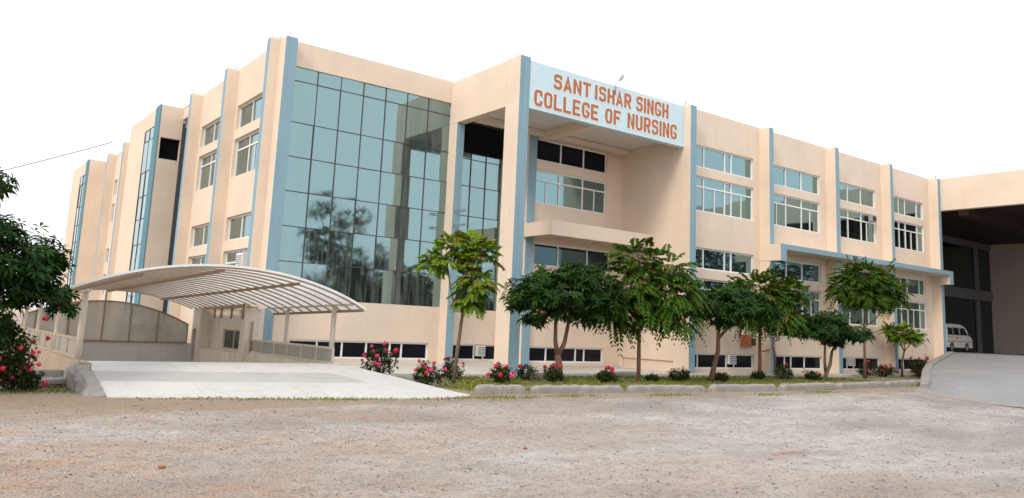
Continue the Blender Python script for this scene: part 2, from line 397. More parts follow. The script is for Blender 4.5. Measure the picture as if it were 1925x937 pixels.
for i in range(NU):  # front lip down to gravel
    a, b = P[i][0], P[i+1][0]; mb.quad((a[0], a[1]-.02, .1), (b[0], b[1]-.02, .1), b, a)
for j in range(NV): # right side skirt
    a, b = P[NU][j], P[NU][j+1]; mb.quad((a[0]+.03, a[1], .05), (b[0]+.03, b[1], .05), b, a)
    a, b = P[0][j], P[0][j+1]; mb.quad((a[0]-.02, a[1], .05), (b[0]-.02, b[1], .05), b, a)
tag(mb.build('concrete_apron', [M['apron'], M['apron_grey']], smooth=False), kind='structure')
# rough broken edge along the left of the apron
mb = MB(); rk = []
for i in range(15):
    y = -9.0+i*.19; z = .22+.42*(1-(1-min(i/12, 1))**1.3); j_ = lambda k=.02: random.uniform(-k, k)
    rk.append([(6.60+j_(.03), y, .1), (6.63+j_(.04), y, z-.10+j_(.03)), (6.70+j_(), y, z+j_(.012)), (6.90+j_(.01), y, z+.012+j_(.006)), (6.95, y, z-.1)])
for a_, b_ in zip(rk, rk[1:]):
    for k in range(4): mb.quad(a_[k], b_[k], b_[k+1], a_[k+1])
mb.add(rk[0], [(0, 1, 2, 3, 4)]); mb.add(rk[-1], [(4, 3, 2, 1, 0)])
tag(mb.build('apron_kerb', M['kerb'], bevel=.03), 'rough broken concrete kerb sloping up the left edge of the apron', 'kerb')

# garden strip, walkway, drive ramp
g = sheet('garden_bed', [12.2, 14, 20, 26, 32, 46.2], [-9.55, -8, -6, -4.9], lambda x, y: .206+.001*(x > 13) , M['soil'])
# trim the bed where the apron lies: bed starts right of the apron by a slanted edge
bm = bmesh.new(); bm.from_mesh(g.data)
for vv in bm.verts:
    if vv.co.x < 13.9 and vv.co.y < -5: vv.co.x = max(vv.co.x, rightx(max(vv.co.y, -9.7))+.05)
    if vv.co.x > 33 and vv.co.y < -9: vv.co.x = 34.5
bm.to_mesh(g.data); bm.free(); tag(g, kind='structure')
mb = MB()
mb.box(12.2, 46.0, -4.75, .05, .1, .30); mb.box(12.2, 46.3, -.9, -.30, .295, .34)
tag(mb.build('walkway', M['walk'], bevel=.015), kind='structure')
RE = [(33.4, -9.65, .205), (34.5, -9.15, .40), (36, -8.45, .52), (37.5, -7.75, .61), (40, -6.7, .80), (43, -5.62, .99), (45.2, -4.95, 1.15), (46.7, -4.6, 1.34)]
toe = [(33.4, -9.65), (31.7, -10.6), (30.25, -12.0), (30.0, -13.6), (30.8, -19), (31, -29), (31, -40)]
fr_ = [0, .031, .077, .13, .31, .64, 1]
rows = [[(x-.9*(k > 0)-.3, y-.05, gz(y-.05)+.006) for k, (x, y) in enumerate(toe)], [(x+.0, y, gz(y)+.012) for k, (x, y) in enumerate(toe)]]
for i, (x, y, z) in enumerate(RE[1:]):
    t = (i+1)/7; bulge = (1-t)
    rows.append([(x+((toe[k][0]-toe[0][0])*bulge if k else 0), y+(-40-y)*fr_[k], z+(.0 if k == 0 else .015)-(.1 if i < 2 and k > 2 else 0)) for k in range(7)])
rows.append([(46.95, 1.0+(-41)*fr_[k] if k else 1.0, 1.375) for k in range(7)]); rows.append([(75, 1.0+(-41)*fr_[k], 1.375) for k in range(7)])
mb = MB()
for n_, (a, b) in enumerate(zip(rows, rows[1:])):
    mb.cur = 1 if n_ == 0 else 0
    for k in range(6): mb.quad(a[k], a[k+1], b[k+1], b[k])
tag(mb.build('entrance_ramp_road', [M['ramp'], M['kerb']]), kind='structure')
mb = MB(); ring = []
for i in range(29):
    t = i/28*(len(RE)-1); k = min(int(t), len(RE)-2); f = t-k
    x, y, z = (RE[k][q]*(1-f)+RE[k+1][q]*f for q in range(3)); h = z+.10+.004*math.sin(i*1.7)
    ring.append([(x-.06, y+.16, .05), (x-.06, y+.15, h-.03), (x-.04, y+.11, h), (x+.04, y-.08, h), (x+.06, y-.12, h-.03), (x+.06, y-.13, z-.1)])
for a, b in zip(ring, ring[1:]):
    for k in range(5): mb.quad(a[k], b[k], b[k+1], a[k+1])
mb.add(ring[0], [tuple(range(6))]); mb.add(ring[-1], [tuple(range(6))[::-1]])
tag(mb.build('ramp_kerb', M['kerb']), 'long curved concrete kerb climbing beside the grey ramp to the porch', 'kerb')

# ------------------------------------------------------------------ building
B = empty('college_building', (12.48, -.45, .2), 'three storey beige college building with blue pilasters, mirrored glass front and projecting sign portico', 'building')
TF = lambda yp: (lambda a, b, z: (a, yp+b, z))          # wall facing the forecourt
TL = lambda xp: (lambda a, b, z: (xp+b, a, z))          # wall facing left
def window(T, a0, a1, z0, z1, mull=(), transom=None, sash=(), mat='pane', fw=.055, name='window', rec=.07, tilt=True):
    mb = MB()
    def bar(x0, x1, za, zb, d0=rec, d1=rec+.05):
        p, q = T(x0, d0, za), T(x1, d1, zb); mb.box(p[0], q[0], p[1], q[1], p[2], q[2])
    bar(a0, a1, z0, z0+fw); bar(a0, a1, z1-fw, z1); bar(a0, a0+fw, z0+fw, z1-fw); bar(a1-fw, a1, z0+fw, z1-fw)
    for x in mull: bar(x-fw/2, x+fw/2, z0+fw, z1-fw, rec-.004, rec+.05)
    if transom: bar(a0+fw, a1-fw, transom-fw/2, transom+fw/2, rec-.008, rec+.05)
    for x in sash: bar(x-.022, x+.022, z0+fw, (transom or z1)-fw/2, rec+.006, rec+.045)
    fr = mb.build(name, M['frame'], B)
    gl = MB(); xs = sorted([a0, *mull, a1])
    zs = [z0, transom, z1] if transom else [z0, z1]
    for i in range(len(xs)-1):
        for j in range(len(zs)-1):
            e = [random.uniform(-.006, .006) if tilt else 0 for _ in range(3)]
            gl.quad(T(xs[i], rec+.03+e[0], zs[j]), T(xs[i+1], rec+.03+e[1], zs[j]), T(xs[i+1], rec+.03+e[1]+e[2], zs[j+1]), T(xs[i], rec+.03+e[0]+e[2], zs[j+1]))
    gl.build('pane', M[mat], fr)
    return fr
ZPAR = 10.39
ROWS = {'A': (8.13, 9.0), 'B': (6.40, 7.78), 'GA': (4.18, 5.0), 'GB': (2.46, 3.82), 'X': (.44, 1.01)}
# right wing
YW = -3.92
bays = {0: ((27.5, 31.36), (28.29, 29.58, 29.99), (28.96, 30.64)), 1: ((32.4, 36.2), (33.7, 34.86), (33.05, 35.52)),
        2: ((37.3, 40.98), (38.6, 39.75), (37.95, 40.26)), 3: ((42.1, 45.71), (43.3, 43.93, 45.13), (44.51,))}
holes = []
for i, ((xa, xb), mu, sa) in bays.items():
    for r, (za, zb) in ROWS.items(): holes.append((xa, xb, za, zb, i, r))
mb = MB(); mb.wall(TF(YW), 27.0, 46.4, .2, ZPAR, holes)
mb.box(27.0, 46.4, YW+.001+.0, YW+.23, ZPAR, ZPAR+.02); mb.box(27.0, 46.4, YW+.2, YW+.23, 9.6, ZPAR-.001)
mb.build('right_wing_wall', M['beige'], B)['label'] = 'beige wall of the right wing with rows of white windows'
for xa, xb, za, zb, i, r in holes:
    mu, sa = bays[i][1], bays[i][2]
    if r in 'AGA' and r != 'A' or r == 'A': window(TF(YW), xa, xb, za, zb, mu)
    elif r in ('B', 'GB'): window(TF(YW), xa, xb, za, zb, mu, zb-.40, sa)
    else:
        mu2 = {0: (28.0, 29.7, 30.16), 1: (33.51, 33.96, 34.93), 2: (38.26, 38.82), 3: (43.3, 44.4)}[i]
        window(TF(YW), xa, xb, za, zb, mu2, mat='dark_glass')
def pilaster(x0, x1, y0, y1, z0, z1, face='y'):
    mb = MB(); mb.cur = 0
    mb.box(x0, x1, y0, y1, z0, z1)
    mb.mi = [0]*6
    mb.mi[2 if face == 'y' else 5] = 1
    o = mb.build('pilaster', [M['beige'], M['blue']], B, bevel=.012)
    rb = MB()
    for k in range(random.randint(3, 6)):
        x = random.uniform(x0+.05, x1-.05) if face == 'y' else random.uniform(x0+.05, x1-.05)
        y = random.uniform(y0+.05, y1-.05); h = random.uniform(.08, .3)
        rb.tube([(x, y, z1-.02), (x+random.uniform(-.03, .03), y, z1+h)], .009, 5)
    rb.box(x0+.04, x1-.04, y0+.04, y1-.04, z1-.015, z1+.008)  # flat plate put in to join the bar stubs into one piece
    rb.build('rebar', M['rust'], o)
    return o
for xa, xb in ((31.76, 32.07), (36.69, 37.0), (41.49, 41.77), (46.32, 46.62)): pilaster(xa, xb, -4.41, YW+.02, .15, 10.36)
pilaster(26.893, 27.24, -4.375, YW+.02, .2, 10.33)
# blue-edged ledge over the ground floor windows
mb = MB(); mb.cur = 0
mb.box(31.742, 46.45, -4.93, YW+.01, 5.24, 5.45); mb.box(31.742, 32.085, -4.93, YW+.01, 4.79, 5.238); mb.box(46.14, 46.45, -4.93, -4.42, 4.79, 5.238)
mb.cur = 1
mb.box(31.735, 46.46, -4.96, -4.931, 5.25, 5.46); mb.box(31.735, 32.09, -4.96, -4.931, 4.78, 5.249); mb.box(46.12, 46.46, -4.96, -4.931, 4.78, 5.249)
mb.build('ledge_canopy', [M['beige'], M['blue']], B)
# recess behind the sign portico
YR = -.82
rh = [(22.33, 26.01, 7.95, 8.80, 'A'), (22.33, 26.0, 6.30, 7.60, 'B'), (22.4, 26.3, 3.98, 4.83, 'A2'), (22.35, 26.05, .44, 1.01, 'X')]
mb = MB(); mb.wall(TF(YR), 22.28, 26.89, .2, ZPAR-.5, rh); mb.build('recess_wall', M['beige'], B)
window(TF(YR), *rh[0][:4], (23.59, 24.77), mat='dark_glass'); window(TF(YR), *rh[1][:4], (23.55, 24.76), 7.2, (22.91, 25.39))
window(TF(YR), *rh[2][:4], (23.61, 25.1), mat='porch_pane'); window(TF(YR), *rh[3][:4], (23.18, 24.64, 25.08), mat='dark_glass')
# right cheek wall of the recess with a shallow niche
mb = MB(); mb.wall(TL(26.89), -4.36, YR, .2, 9.6, [(-3.64, -1.02, .33, .70)], .08)
mb.quad((26.97, -3.64, .33), (26.97, -1.02, .33), (26.97, -1.02, .70), (26.97, -3.64, .70))
mb.box(26.895, 27.2, -3.915, YR, 9.6, ZPAR); mb.build('side_wall', M['beige'], B)
# coffered entrance slab
mb = MB()
mb.box(21.74, 26.885, -2.60, -2.50, 4.93, 5.44); mb.box(21.74, 21.86, -2.498, -.86, 4.95, 5.44); mb.box(21.87, 26.88, -2.498, -.83, 5.30, 5.43)
for x in np.linspace(22.6, 26.2, 5): mb.box(x, x+.08, -2.498, -.83, 5.02, 5.298)
for y in (-2.0, -1.5, -1.05): mb.box(21.865, 26.88, y, y+.07, 5.04, 5.297)
mb.build('entrance_slab', M['beige'], B)
# portico columns, beams, sign fascia, ceiling
pilaster(18.94, 19.36, -4.07, -3.33, .15, 10.42)
mb = MB(); mb.box(18.94, 19.30, -3.33, -.5, 8.81, 10.385); mb.box(18.943, 19.27, -.499, .3, 8.815, 10.38); mb.build('portico_beam', M['beige'], B)
pilaster(18.943, 19.27, -.47, .05, .2, 8.81)
pilaster(21.88, 22.28, -.92, .1, .2, 8.9)
sg = boxo('sign_fascia', M['fascia'], B, 19.362, 26.888, -4.065, -3.80, 8.71, 10.31)
def fillet(pts, rad, closed=False):
    pts = [Vector((q[0], q[1])) for q in pts]; out = []; n = len(pts)
    for i, q in enumerate(pts):
        if not closed and i in (0, n-1): out.append(q); continue
        u, v = (pts[i-1]-q), (pts[(i+1) % n]-q); d = min(rad, u.length*.5, v.length*.5)
        if rad <= 0: out.append(q); continue
        a_, b_ = q+u.normalized()*d, q+v.normalized()*d
        for k in range(6):
            t = k/5; out.append(a_*(1-t)**2+q*2*t*(1-t)+b_*t*t)
    return out
def ribbon(mb, pts, th, ox, oz, y, dep, closed=False):
    n = len(pts); L_, R_s = [], []
    for i, q in enumerate(pts):
        p0 = pts[i-1] if (i or closed) else None; p1 = pts[(i+1) % n] if (i < n-1 or closed) else None
        d0 = (q-p0).normalized() if p0 is not None else None; d1 = (p1-q).normalized() if p1 is not None else None
        d0 = d0 if d0 is not None else d1; d1 = d1 if d1 is not None else d0
        n0 = Vector((-d0.y, d0.x)); n1 = Vector((-d1.y, d1.x)); m_ = (n0+n1)
        m_ = m_.normalized() if m_.length > 1e-6 else n0
        w_ = th/2/max(m_.dot(n0), .45); L_.append(q+m_*w_); R_s.append(q-m_*w_)
    m = n if closed else n-1
    for i in range(m):
        j = (i+1) % n; A, B_, C_, D_ = L_[i], L_[j], R_s[j], R_s[i]
        V = [(ox+k.x, y, oz+k.y) for k in (A, B_, C_, D_)]+[(ox+k.x, y+dep, oz+k.y) for k in (A, B_, C_, D_)]
        fs = [(0, 1, 2, 3), (0, 4, 5, 1), (2, 6, 7, 3)]
        if not closed and i == 0: fs.append((3, 7, 4, 0))
        if not closed and i == m-1: fs.append((1, 5, 6, 2))
        mb.add(V, fs)
def glyph(mb, ch, w, h, t, ox, oz, y, dep, grow=0):
    a = t/2; th = t+grow*2; R = min(w, h)*.30
    def L_(pts, rad=0, closed=False): ribbon(mb, fillet(pts, rad, closed) if rad else [Vector(q) for q in pts], th, ox, oz, y, dep, closed)
    e = grow; k = a+e    # k: edge of a stroke from its centre line
    if ch == 'O': L_([(a, a), (w-a, a), (w-a, h-a), (a, h-a)], R, True)
    elif ch == 'C': L_([(w-a, h*.66), (w-a, h-a), (a, h-a), (a, a), (w-a, a), (w-a, h*.34)], R)
    elif ch == 'G': L_([(w-a, h*.70), (w-a, h-a), (a, h-a), (a, a), (w-a, a), (w-a, h*.45)], R); L_([(w*.52, h*.45), (w-a-k, h*.45)])
    elif ch == 'S': L_([(w-a, h*.72), (w-a, h-a), (a, h-a), (a, h*.53), (w-a, h*.53-.001), (w-a, a), (a, a), (a, h*.28)], R*.9)
    elif ch == 'U': L_([(a, h+e), (a, a), (w-a, a), (w-a, h+e)], R)
    elif ch == 'L': L_([(a, h+e), (a, a), (w+e, a)])
    elif ch == 'E': L_([(w+e, h-a), (a, h-a), (a, a), (w+e, a)]); L_([(a+k, h*.5), (w*.86+e, h*.5)])
    elif ch == 'F': L_([(w+e, h-a), (a, h-a), (a, -e)]); L_([(a+k, h*.5), (w*.84+e, h*.5)])
    elif ch == 'I': L_([(w/2, -e), (w/2, h+e)])
    elif ch == 'T': L_([(-e, h-a), (w+e, h-a)]); L_([(w/2, -e), (w/2, h-a-k)])
    elif ch == 'H': L_([(a, -e), (a, h+e)]); L_([(w-a, -e), (w-a, h+e)]); L_([(a+k, h*.5), (w-a-k, h*.5)])
    elif ch == 'N':
        L_([(a, -e), (a, h+e)]); L_([(w-a, -e), (w-a, h+e)])
        x0, x1 = a+k, w-a-k; q = t*1.55+e*2
        V = [(x0, h+e), (x1, q-e), (x1, -e), (x0, h+e-q)]; V = [(ox+u_, y, oz+v_) for u_, v_ in V]+[(ox+u_, y+dep, oz+v_) for u_, v_ in V]
        mb.add(V, [(0, 1, 2, 3), (0, 4, 5, 1), (2, 6, 7, 3)])
    elif ch == 'A':
        L_([(a*.8, -e), (w/2, h-a), (w-a*.8, -e)]); L_([(w*.5-w*.22+k*.55, h*.27), (w*.5+w*.22-k*.55, h*.27)])
    elif ch == 'R':
        L_([(a, -e), (a, h+e)]); L_([(a+k, h-a), (w-a, h-a), (w-a, h*.47), (a+k, h*.47)], R*.8); L_([(w*.55, h*.47-k), (w-a*.9, -e)])
def sign_words(lines, parent, y):
    for mat, grow, yy, gx, nm in ((M['letter_edge'], .022, y+.010, .022, 'letter_edge'), (M['letters'], 0, y, 0, 'lettering')):
        for txt, x0, x1, z0, z1 in lines:
            mb = MB(); h = z1-z0; t = .098; ws = [.30 if c == 'I' else 1.0 for c in txt]; gap = .24
            u = (x1-x0)/(sum(ws)+gap*(len(txt)-1)); x = x0
            for c, w_ in zip(txt, ws):
                slope = (x-x0)/(x1-x0)*.02
                glyph(mb, c, u*w_, h, t, x+gx, z0-gx*.5+slope, yy, .018 if grow else .03, grow); x += u*(w_+gap)
            mb.build(nm, mat, parent)
sign_words([('SANT', 20.36, 22.03, 9.58, 10.10), ('ISHAR', 22.24, 24.0, 9.59, 10.13), ('SINGH', 24.27, 25.98, 9.61, 10.17),
            ('COLLEGE', 19.56, 22.41, 8.84, 9.39), ('OF', 22.75, 23.49, 8.87, 9.41), ('NURSING', 23.85, 26.45, 8.89, 9.46)], sg, -4.083)
mb = MB(); mb.box(19.31, 26.88, -3.79, -.83, 9.02, 9.15); mb.build('portico_ceiling', M['white_paint'], B)
mb = MB(); mb.box(22.35, 22.75, -3.795, -.83, 8.72, 9.018); mb.box(19.31, 26.88, -1.25, -.95, 8.80, 9.0); mb.build('ceiling_beam', M['beige'], B)
# glass curtain wall
MUL = [12.87, 13.82, 14.64, 15.47, 16.31, 17.15, 18.01, 18.94]
HL = [2.23, 3.38, 4.48, 5.58, 6.68, 7.79, 9.14, 9.62]
def curtain(T, xs, zs, name='curtain_wall', mat='curtain', bw=.023, tilt=.0045):
    mb = MB()
    for i in range(len(xs)-1):
        for j in range(len(zs)-1):
            e = [random.gauss(0, tilt) for _ in range(2)]
            mb.quad(T(xs[i], .03+e[0], zs[j]), T(xs[i+1], .03-e[0], zs[j]), T(xs[i+1], .03-e[0]+e[1], zs[j+1]), T(xs[i], .03+e[0]+e[1], zs[j+1]))
    o = mb.build(name, M[mat], B)
    mu = MB()
    def bar(a, b, z0, z1, d0):
        p, q = T(a, d0, z0), T(b, .06, z1); mu.box(p[0], q[0], p[1], q[1], p[2], q[2])
    for x in xs[1:-1]: bar(x-bw/2, x+bw/2, zs[0], zs[-1], .004)
    for z in zs: bar(xs[0], xs[-1], z-bw/2, z+bw/2, .008)
    mu.build('mullion', M['mullion'], o)
    return o
curtain(TF(0), MUL, HL)
curtain(TF(0), [19.27, 19.95, 20.62, 21.28, 21.80], [2.23, 3.38, 4.48, 5.58, 6.68, 7.68, 7.90])
mb = MB(); mb.wall(TF(-.02), 12.80, 18.95, .2, 2.23, [(13.56, 18.56, .44, 1.01)])
mb.wall(TF(-.02), 19.2, 21.8, .2, 2.23, [(19.5, 21.6, .44, 1.01)]); mb.box(12.8, 18.95, -.02, .06, 2.231, 2.25); mb.build('front_wall', M['beige'], B)
mb = MB(); mb.wall(TF(-.02), 12.80, 18.95, 9.62, ZPAR); mb.box(12.8, 18.95, -.02, .2, ZPAR, ZPAR+.02); mb.box(12.8, 18.95, -.02, .06, 9.60, 9.619); mb.build('front_parapet', M['beige'], B)
boxo('soffit_shadow_panel', M['black'], B, 19.27, 21.76, .0, .05, 7.92, 9.02)  # black sheet standing in for the shadow under the recess ceiling
window(TF(-.02), 13.56, 18.56, .44, 1.01, (14.51, 15.37, 16.23, 17.1, 17.54), mat='dark_glass')
window(TF(-.02), 19.5, 21.6, .44, 1.01, (20.5, 20.9), mat='dark_glass')
# corner pilasters and left facade
XL = 12.59
pilaster(12.48, 12.873, -.452, .05, .2, 10.36)
pilaster(12.16, XL+.02, .042, .33, 2.15, 10.36, 'x'); pilaster(12.16, XL+.02, 4.25, 4.55, 2.15, 10.36, 'x'); pilaster(12.16, XL+.02, 8.62, 8.92, .2, 10.36, 'x')
pilaster(12.16, XL+.02, 20.9, 21.24, .2, 10.36, 'x'); pilaster(12.16, XL+.02, 25.0, 25.3, .2, 10.36, 'x')
lh = []
for y0, y1 in ((.55, 4.08), (4.8, 8.36)):
    for r in ('A', 'B', 'GA', 'GB'): lh.append((y0, y1, *ROWS[r], r))
for z0, z1 in ((7.95, 8.85), (6.5, 7.5), (4.2, 5.0), (2.4, 3.6)): lh.append((24.0, 24.75, z0, z1, 's'))
mb = MB(); mb.wall(TL(XL), 0.0, 9.2, .2, ZPAR, [h for h in lh if h[1] < 9], .2); mb.wall(TL(XL), 17.2, 28.3, .2, ZPAR, [h for h in lh if h[1] > 9], .2)
mb.box(XL, XL+.2, 0, 34, ZPAR, ZPAR+.02); mb.box(XL+.02, XL+.5, 9.0, 11.6, 8.99+.9, ZPAR-.01); mb.build('left_wing_wall', M['beige'], B)
for h in lh:
    if h[4] == 's': window(TL(XL), *h[:4], fw=.04)
    else:
        mid = h[0]+(h[1]-h[0])*.63
        window(TL(XL), *h[:4], (mid,), (h[3]-.4 if h[4] in ('B', 'GB') else None), ((h[0]+.35*(h[1]-h[0]), mid-.55) if h[4] in ('B', 'GB') else ()), rec=.12)
mb = MB(); mb.box(12.80, 12.95, 8.95, 11.5, .2, 9.88); mb.build('recess_glass', M['grey_glass'], B)
def tower(y0):
    mb = MB(); T = TL(11.70)
    zt = 10.36; Tn = TF(y0)
    mb.wall(Tn, 11.70, 12.63, .2, zt, [(11.80, 12.60, 8.07, 8.99)] if y0 < 20 else [], .2)
    mb.wall(T, y0+2.6, y0+5.7, .2, zt); mb.wall(T, y0+.8, y0+2.6, 9.62, zt); mb.wall(T, y0+.8, y0+2.6, .2, 1.2)
    mb.box(11.70, 12.8, y0, y0+5.7, zt, zt+.03); mb.quad((11.7, y0+5.7, .2), (12.8, y0+5.7, .2), (12.8, y0+5.7, zt), (11.7, y0+5.7, zt))
    mb.build('stair_tower', M['beige'], B)
    mb = MB(); mb.box(12.631, 12.93, y0+.01, y0+.12, .2, 9.75); mb.build('slit_window', M['slate'], B)
    mb = MB(); mb.box(12.631, 12.93, y0+.005, y0+.12, 9.751, zt); mb.build('slit_lintel', M['beige'], B)
    mb = MB(); mb.box(11.67, 11.71, y0-.012, y0+.8, .2, zt+.04); mb.build('blue_fin', M['teal'], B)
    curtain(T, [y0+.8, y0+1.7, y0+2.6], [1.2, 2.3, 3.4, 4.5, 5.6, 6.6, 7.7, 9.1, 9.62])
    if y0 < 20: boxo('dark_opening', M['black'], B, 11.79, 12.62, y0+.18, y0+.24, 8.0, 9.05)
tower(11.5); tower(28.0)
# right porch
mb = MB()
mb.box(46.63, 47.0, -22, -4.05, 8.68, 10.36); mb.box(46.63, 47.0, -4.049, 1.2, 8.68, 10.33)
mb.box(65.5, 66.0, -22, 1.2, .2, 9.6); mb.box(46.63, 66.5, -22.3, -22.001, 8.0, 10.36)
mb.box(46.63, 46.9, -3.9, 1.2, .2, 8.679); mb.build('porch_frame', M['beige'], B)
mb = MB(); mb.box(47.0, 65.49, -21.99, 1.2, 9.0, 9.12); mb.build('porch_ceiling', M['maroon'], B)  # ceiling and frame extended forward, out of view, to darken the porch interior
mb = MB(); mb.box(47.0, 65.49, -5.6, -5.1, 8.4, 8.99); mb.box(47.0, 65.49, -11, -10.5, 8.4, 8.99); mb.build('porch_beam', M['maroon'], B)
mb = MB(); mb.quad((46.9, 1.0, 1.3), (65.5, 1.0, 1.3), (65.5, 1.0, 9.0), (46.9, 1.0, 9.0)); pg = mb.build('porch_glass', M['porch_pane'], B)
mb = MB()
for x in (52.6, 62.9): mb.box(x, x+.55, .90, .99, 1.38, 9.0)
mb.box(46.9, 65.49, .88, .985, 4.95, 5.65); mb.box(46.9, 65.49, .88, .985, 8.55, 8.98); mb.build('porch_cladding', M['grey_clad'], pg)
# roof slab and hidden back
mb = MB()
mb.box(12.75, 21.9, .25, 34, 9.55, 9.7); mb.box(21.9, 46.4, -.79, 22, 9.551, 9.701); mb.box(27.1, 46.4, YW+.23, -.8, 9.55, 9.7)
mb.box(46.9, 66, 1.2, 22, 9.5, 9.65); mb.box(19.3, 26.9, -3.8, -.82, 9.72, 9.85)
mb.box(12.9, 46, 33.7, 34, .2, 9.54); mb.build('roof_slab', M['kerb'], B)

# street lamp bolted to the sign
L = empty('street_lamp', (23.18, -4.2, 10.0), 'grey street lamp on a bent arm fixed over the painted sign', 'lamp')
mb = MB(); mb.tube([(23.17, -4.11, 9.97), (23.17, -4.115, 10.34), (23.22, -4.13, 10.43), (23.30, -4.15, 10.50)], .016, 8); mb.build('arm', M['steel_grey'], L, smooth=True)
mb = MB(); mb.tube([(23.29, -4.15, 10.49), (23.33, -4.16, 10.54), (23.40, -4.17, 10.64), (23.46, -4.18, 10.73), (23.48, -4.18, 10.76)], [.015, .05, .065, .05, .012], 10); mb.build('lamp_head', M['galv'], L, smooth=True)
# antenna-like brackets on the rear column
for k, z in enumerate((5.60, 5.10)):
    b = empty('wall_bracket', (19.1, -.5, z), ['thin steel wall bracket on the blue column, upper of two', 'thin steel wall bracket on the blue column, lower of two'][k], 'bracket', 'brackets on the blue column')
    mb = MB()
    for dy, dx in ((0, 0), (.0, .09)): mb.tube([(19.02+dx, -.46, z-dx*.4), (19.05+dx, -1.15, z+.02-dx*.4)], .014, 6)
    mb.tube([(18.85, -.75, z+.015), (19.5, -.80, z+.04)], .012, 6)
    mb.build('rod', M['steel_grey'], b)

# ------------------------------------------------------------------ canopy over the basement ramp
CN = empty('ramp_canopy', (9.5, -6.3, .6), 'arched milky roofed canopy on cream steel posts over the basement ramp', 'canopy')
cx0, cx1 = 6.24, 12.41
def arcz(x):  # circular arch through both eaves and the crown
    u = (x-(cx0+cx1)/2)/((cx1-cx0)/2); return 1.91+.735*(1-u*u)**.9 if abs(u) < 1 else 1.91
SL = -.026
def rz(x, y): return arcz(x)+SL*(y+7.2)
mb = MB(); NX = 30; ys = np.linspace(-7.25, 4.6, 90)
def xr(y): return cx1 if y < -1.7 else 11.9
for j in range(len(ys)-1):
    ya, yb = ys[j], ys[j+1]; xe = xr(ya)
    for i in range(NX):
        xa, xb = cx0+(xe-cx0)*i/NX, cx0+(xe-cx0)*(i+1)/NX
        co = lambda y: .012*math.sin(y*2*math.pi/.26)
        mb.quad((xa, ya, rz(xa, ya)+co(ya)), (xb, ya, rz(xb, ya)+co(ya)), (xb, yb, rz(xb, yb)+co(yb)), (xa, yb, rz(xa, yb)+co(yb)))
o = mb.build('roof_sheet', M['roofing'], CN, smooth=True)
for k, y in enumerate(np.arange(-7.2, 4.61, .56)):
    mb = MB(); xe = xr(y); pts = [(cx0+(xe-cx0)*t/24, y, rz(cx0+(xe-cx0)*t/24, y)-.04) for t in range(25)]
    for a, b in zip(pts, pts[1:]): mb.beam(a, b, .03, .035)
    mb.build('rib', M['rib'], CN)
mb = MB()   # pale edge trim at the near arch
pts = [(cx0+(cx1-cx0)*t/30, -7.27, rz(cx0+(cx1-cx0)*t/30, -7.2)) for t in range(31)]
for a, b in zip(pts, pts[1:]): mb.beam(a, b, .03, .045)
mb.build('edge_trim', M['white_plastic'], CN)
for x in (7.65, 9.2, 10.85):
    mb = MB(); mb.beam((x, -7.1, rz(x, -7.1)-.09), (x, 4.5, rz(x, 4.5)-.09), .05, .06); mb.build('purlin', M['rust'], CN)
for x, y1 in ((cx0+.04, 4.5), (cx1-.03, -1.7)):
    mb = MB(); mb.beam((x, -7.2, rz(x, -7.2)-.05), (x, y1, rz(x, y1)-.05), .05, .06); mb.build('eave_bar', M['rust'], CN)
for x, y1 in ((12.2, .9), (6.88, 4.5)):
    mb = MB(); mb.beam((x, -7.0 if x > 9 else -6.4, 2.0+SL*(-.2)), (x, y1, 2.0+SL*(y1+6)*.8), .06, .06); mb.build('post_beam', M['steel_cream'], CN)
for x, y in ((12.2, -6.07), (12.2, -3.19), (6.88, -6.0), (6.88, -2.9), (6.88, 0.2), (6.88, 3.0)):
    mb = MB(); zt = min(2.0+SL*.8*(y+6), rz(x, y)-.05); mb.tube([(x, y, .5), (x, y, zt)], .062 if y < -5 else .05, 12); mb.build('post', M['steel_cream'], CN, smooth=True)
# railings
def railing(x, y0, y1, zb, zt, n, label, pm):
    r = empty('railing', (x, y0, zb), label, 'railing')
    mb = MB(); mb.beam((x, y0, zt), (x, y1, zt-.01), .05, .05); mb.beam((x, y0, zb+.02), (x, y1, zb), .05, .05)
    for k in range(n+1):
        y = y0+(y1-y0)*k/n; mb.box(x-.022, x+.022, y-.024, y+.024, zb+.03, zt-.02)
    mb.build('frame', pm, r)
    mb = MB(); mb.box(x-.006, x+.006, y0, y1, zb+.04, zt-.02); mb.build('panel', M['panel'], r)
railing(12.12, -6.35, -.82, .63, .99, 6, 'cream steel railing with grey panels right of the basement ramp', M['steel_cream'])
railing(6.88, -5.75, 3.9, .67, 1.05, 9, 'low grey panel railing left of the basement ramp behind the rose bush', M['rib'])
# ramp side walls and end wall with translucent screen
w1 = boxo('retaining_wall', M['stained'], None, 12.06, 12.24, -6.45, -.82, -2.2, .61); tag(w1, 'stained low concrete wall under the cream railing', 'wall')
w2 = boxo('retaining_wall', M['brown_wall'], None, 6.78, 6.945, -7.0, 4.5, -2.2, .655); tag(w2, 'mud stained low wall carrying the left railing', 'wall')
w3 = boxo('retaining_wall', M['grey_wall'], None, 6.6, 12.29, 4.52, 4.72, -2.2, .66); tag(w3, 'plain grey cement wall closing the far end of the ramp', 'wall')
SC = empty('end_screen', (9.3, 4.5, .66), 'arched hazy plastic screen in a brown frame at the far end of the ramp', 'screen')
def sz_(x): u = (x-9.25)/2.55; return 1.28+.66*(1-min(u*u, 1))
xs = np.linspace(6.95, 11.8, 31); mb = MB()
for a, b in zip(xs, xs[1:]): mb.add([(a, 4.50, .68), (b, 4.50, .68), (b, 4.50, sz_(b)), (a, 4.50, sz_(a)), (a, 4.512, .68), (b, 4.512, .68), (b, 4.512, sz_(b)), (a, 4.512, sz_(a))], [(0, 1, 2, 3), (7, 6, 5, 4)])
mb.build('sheet', M['screen'], SC)
mb = MB()
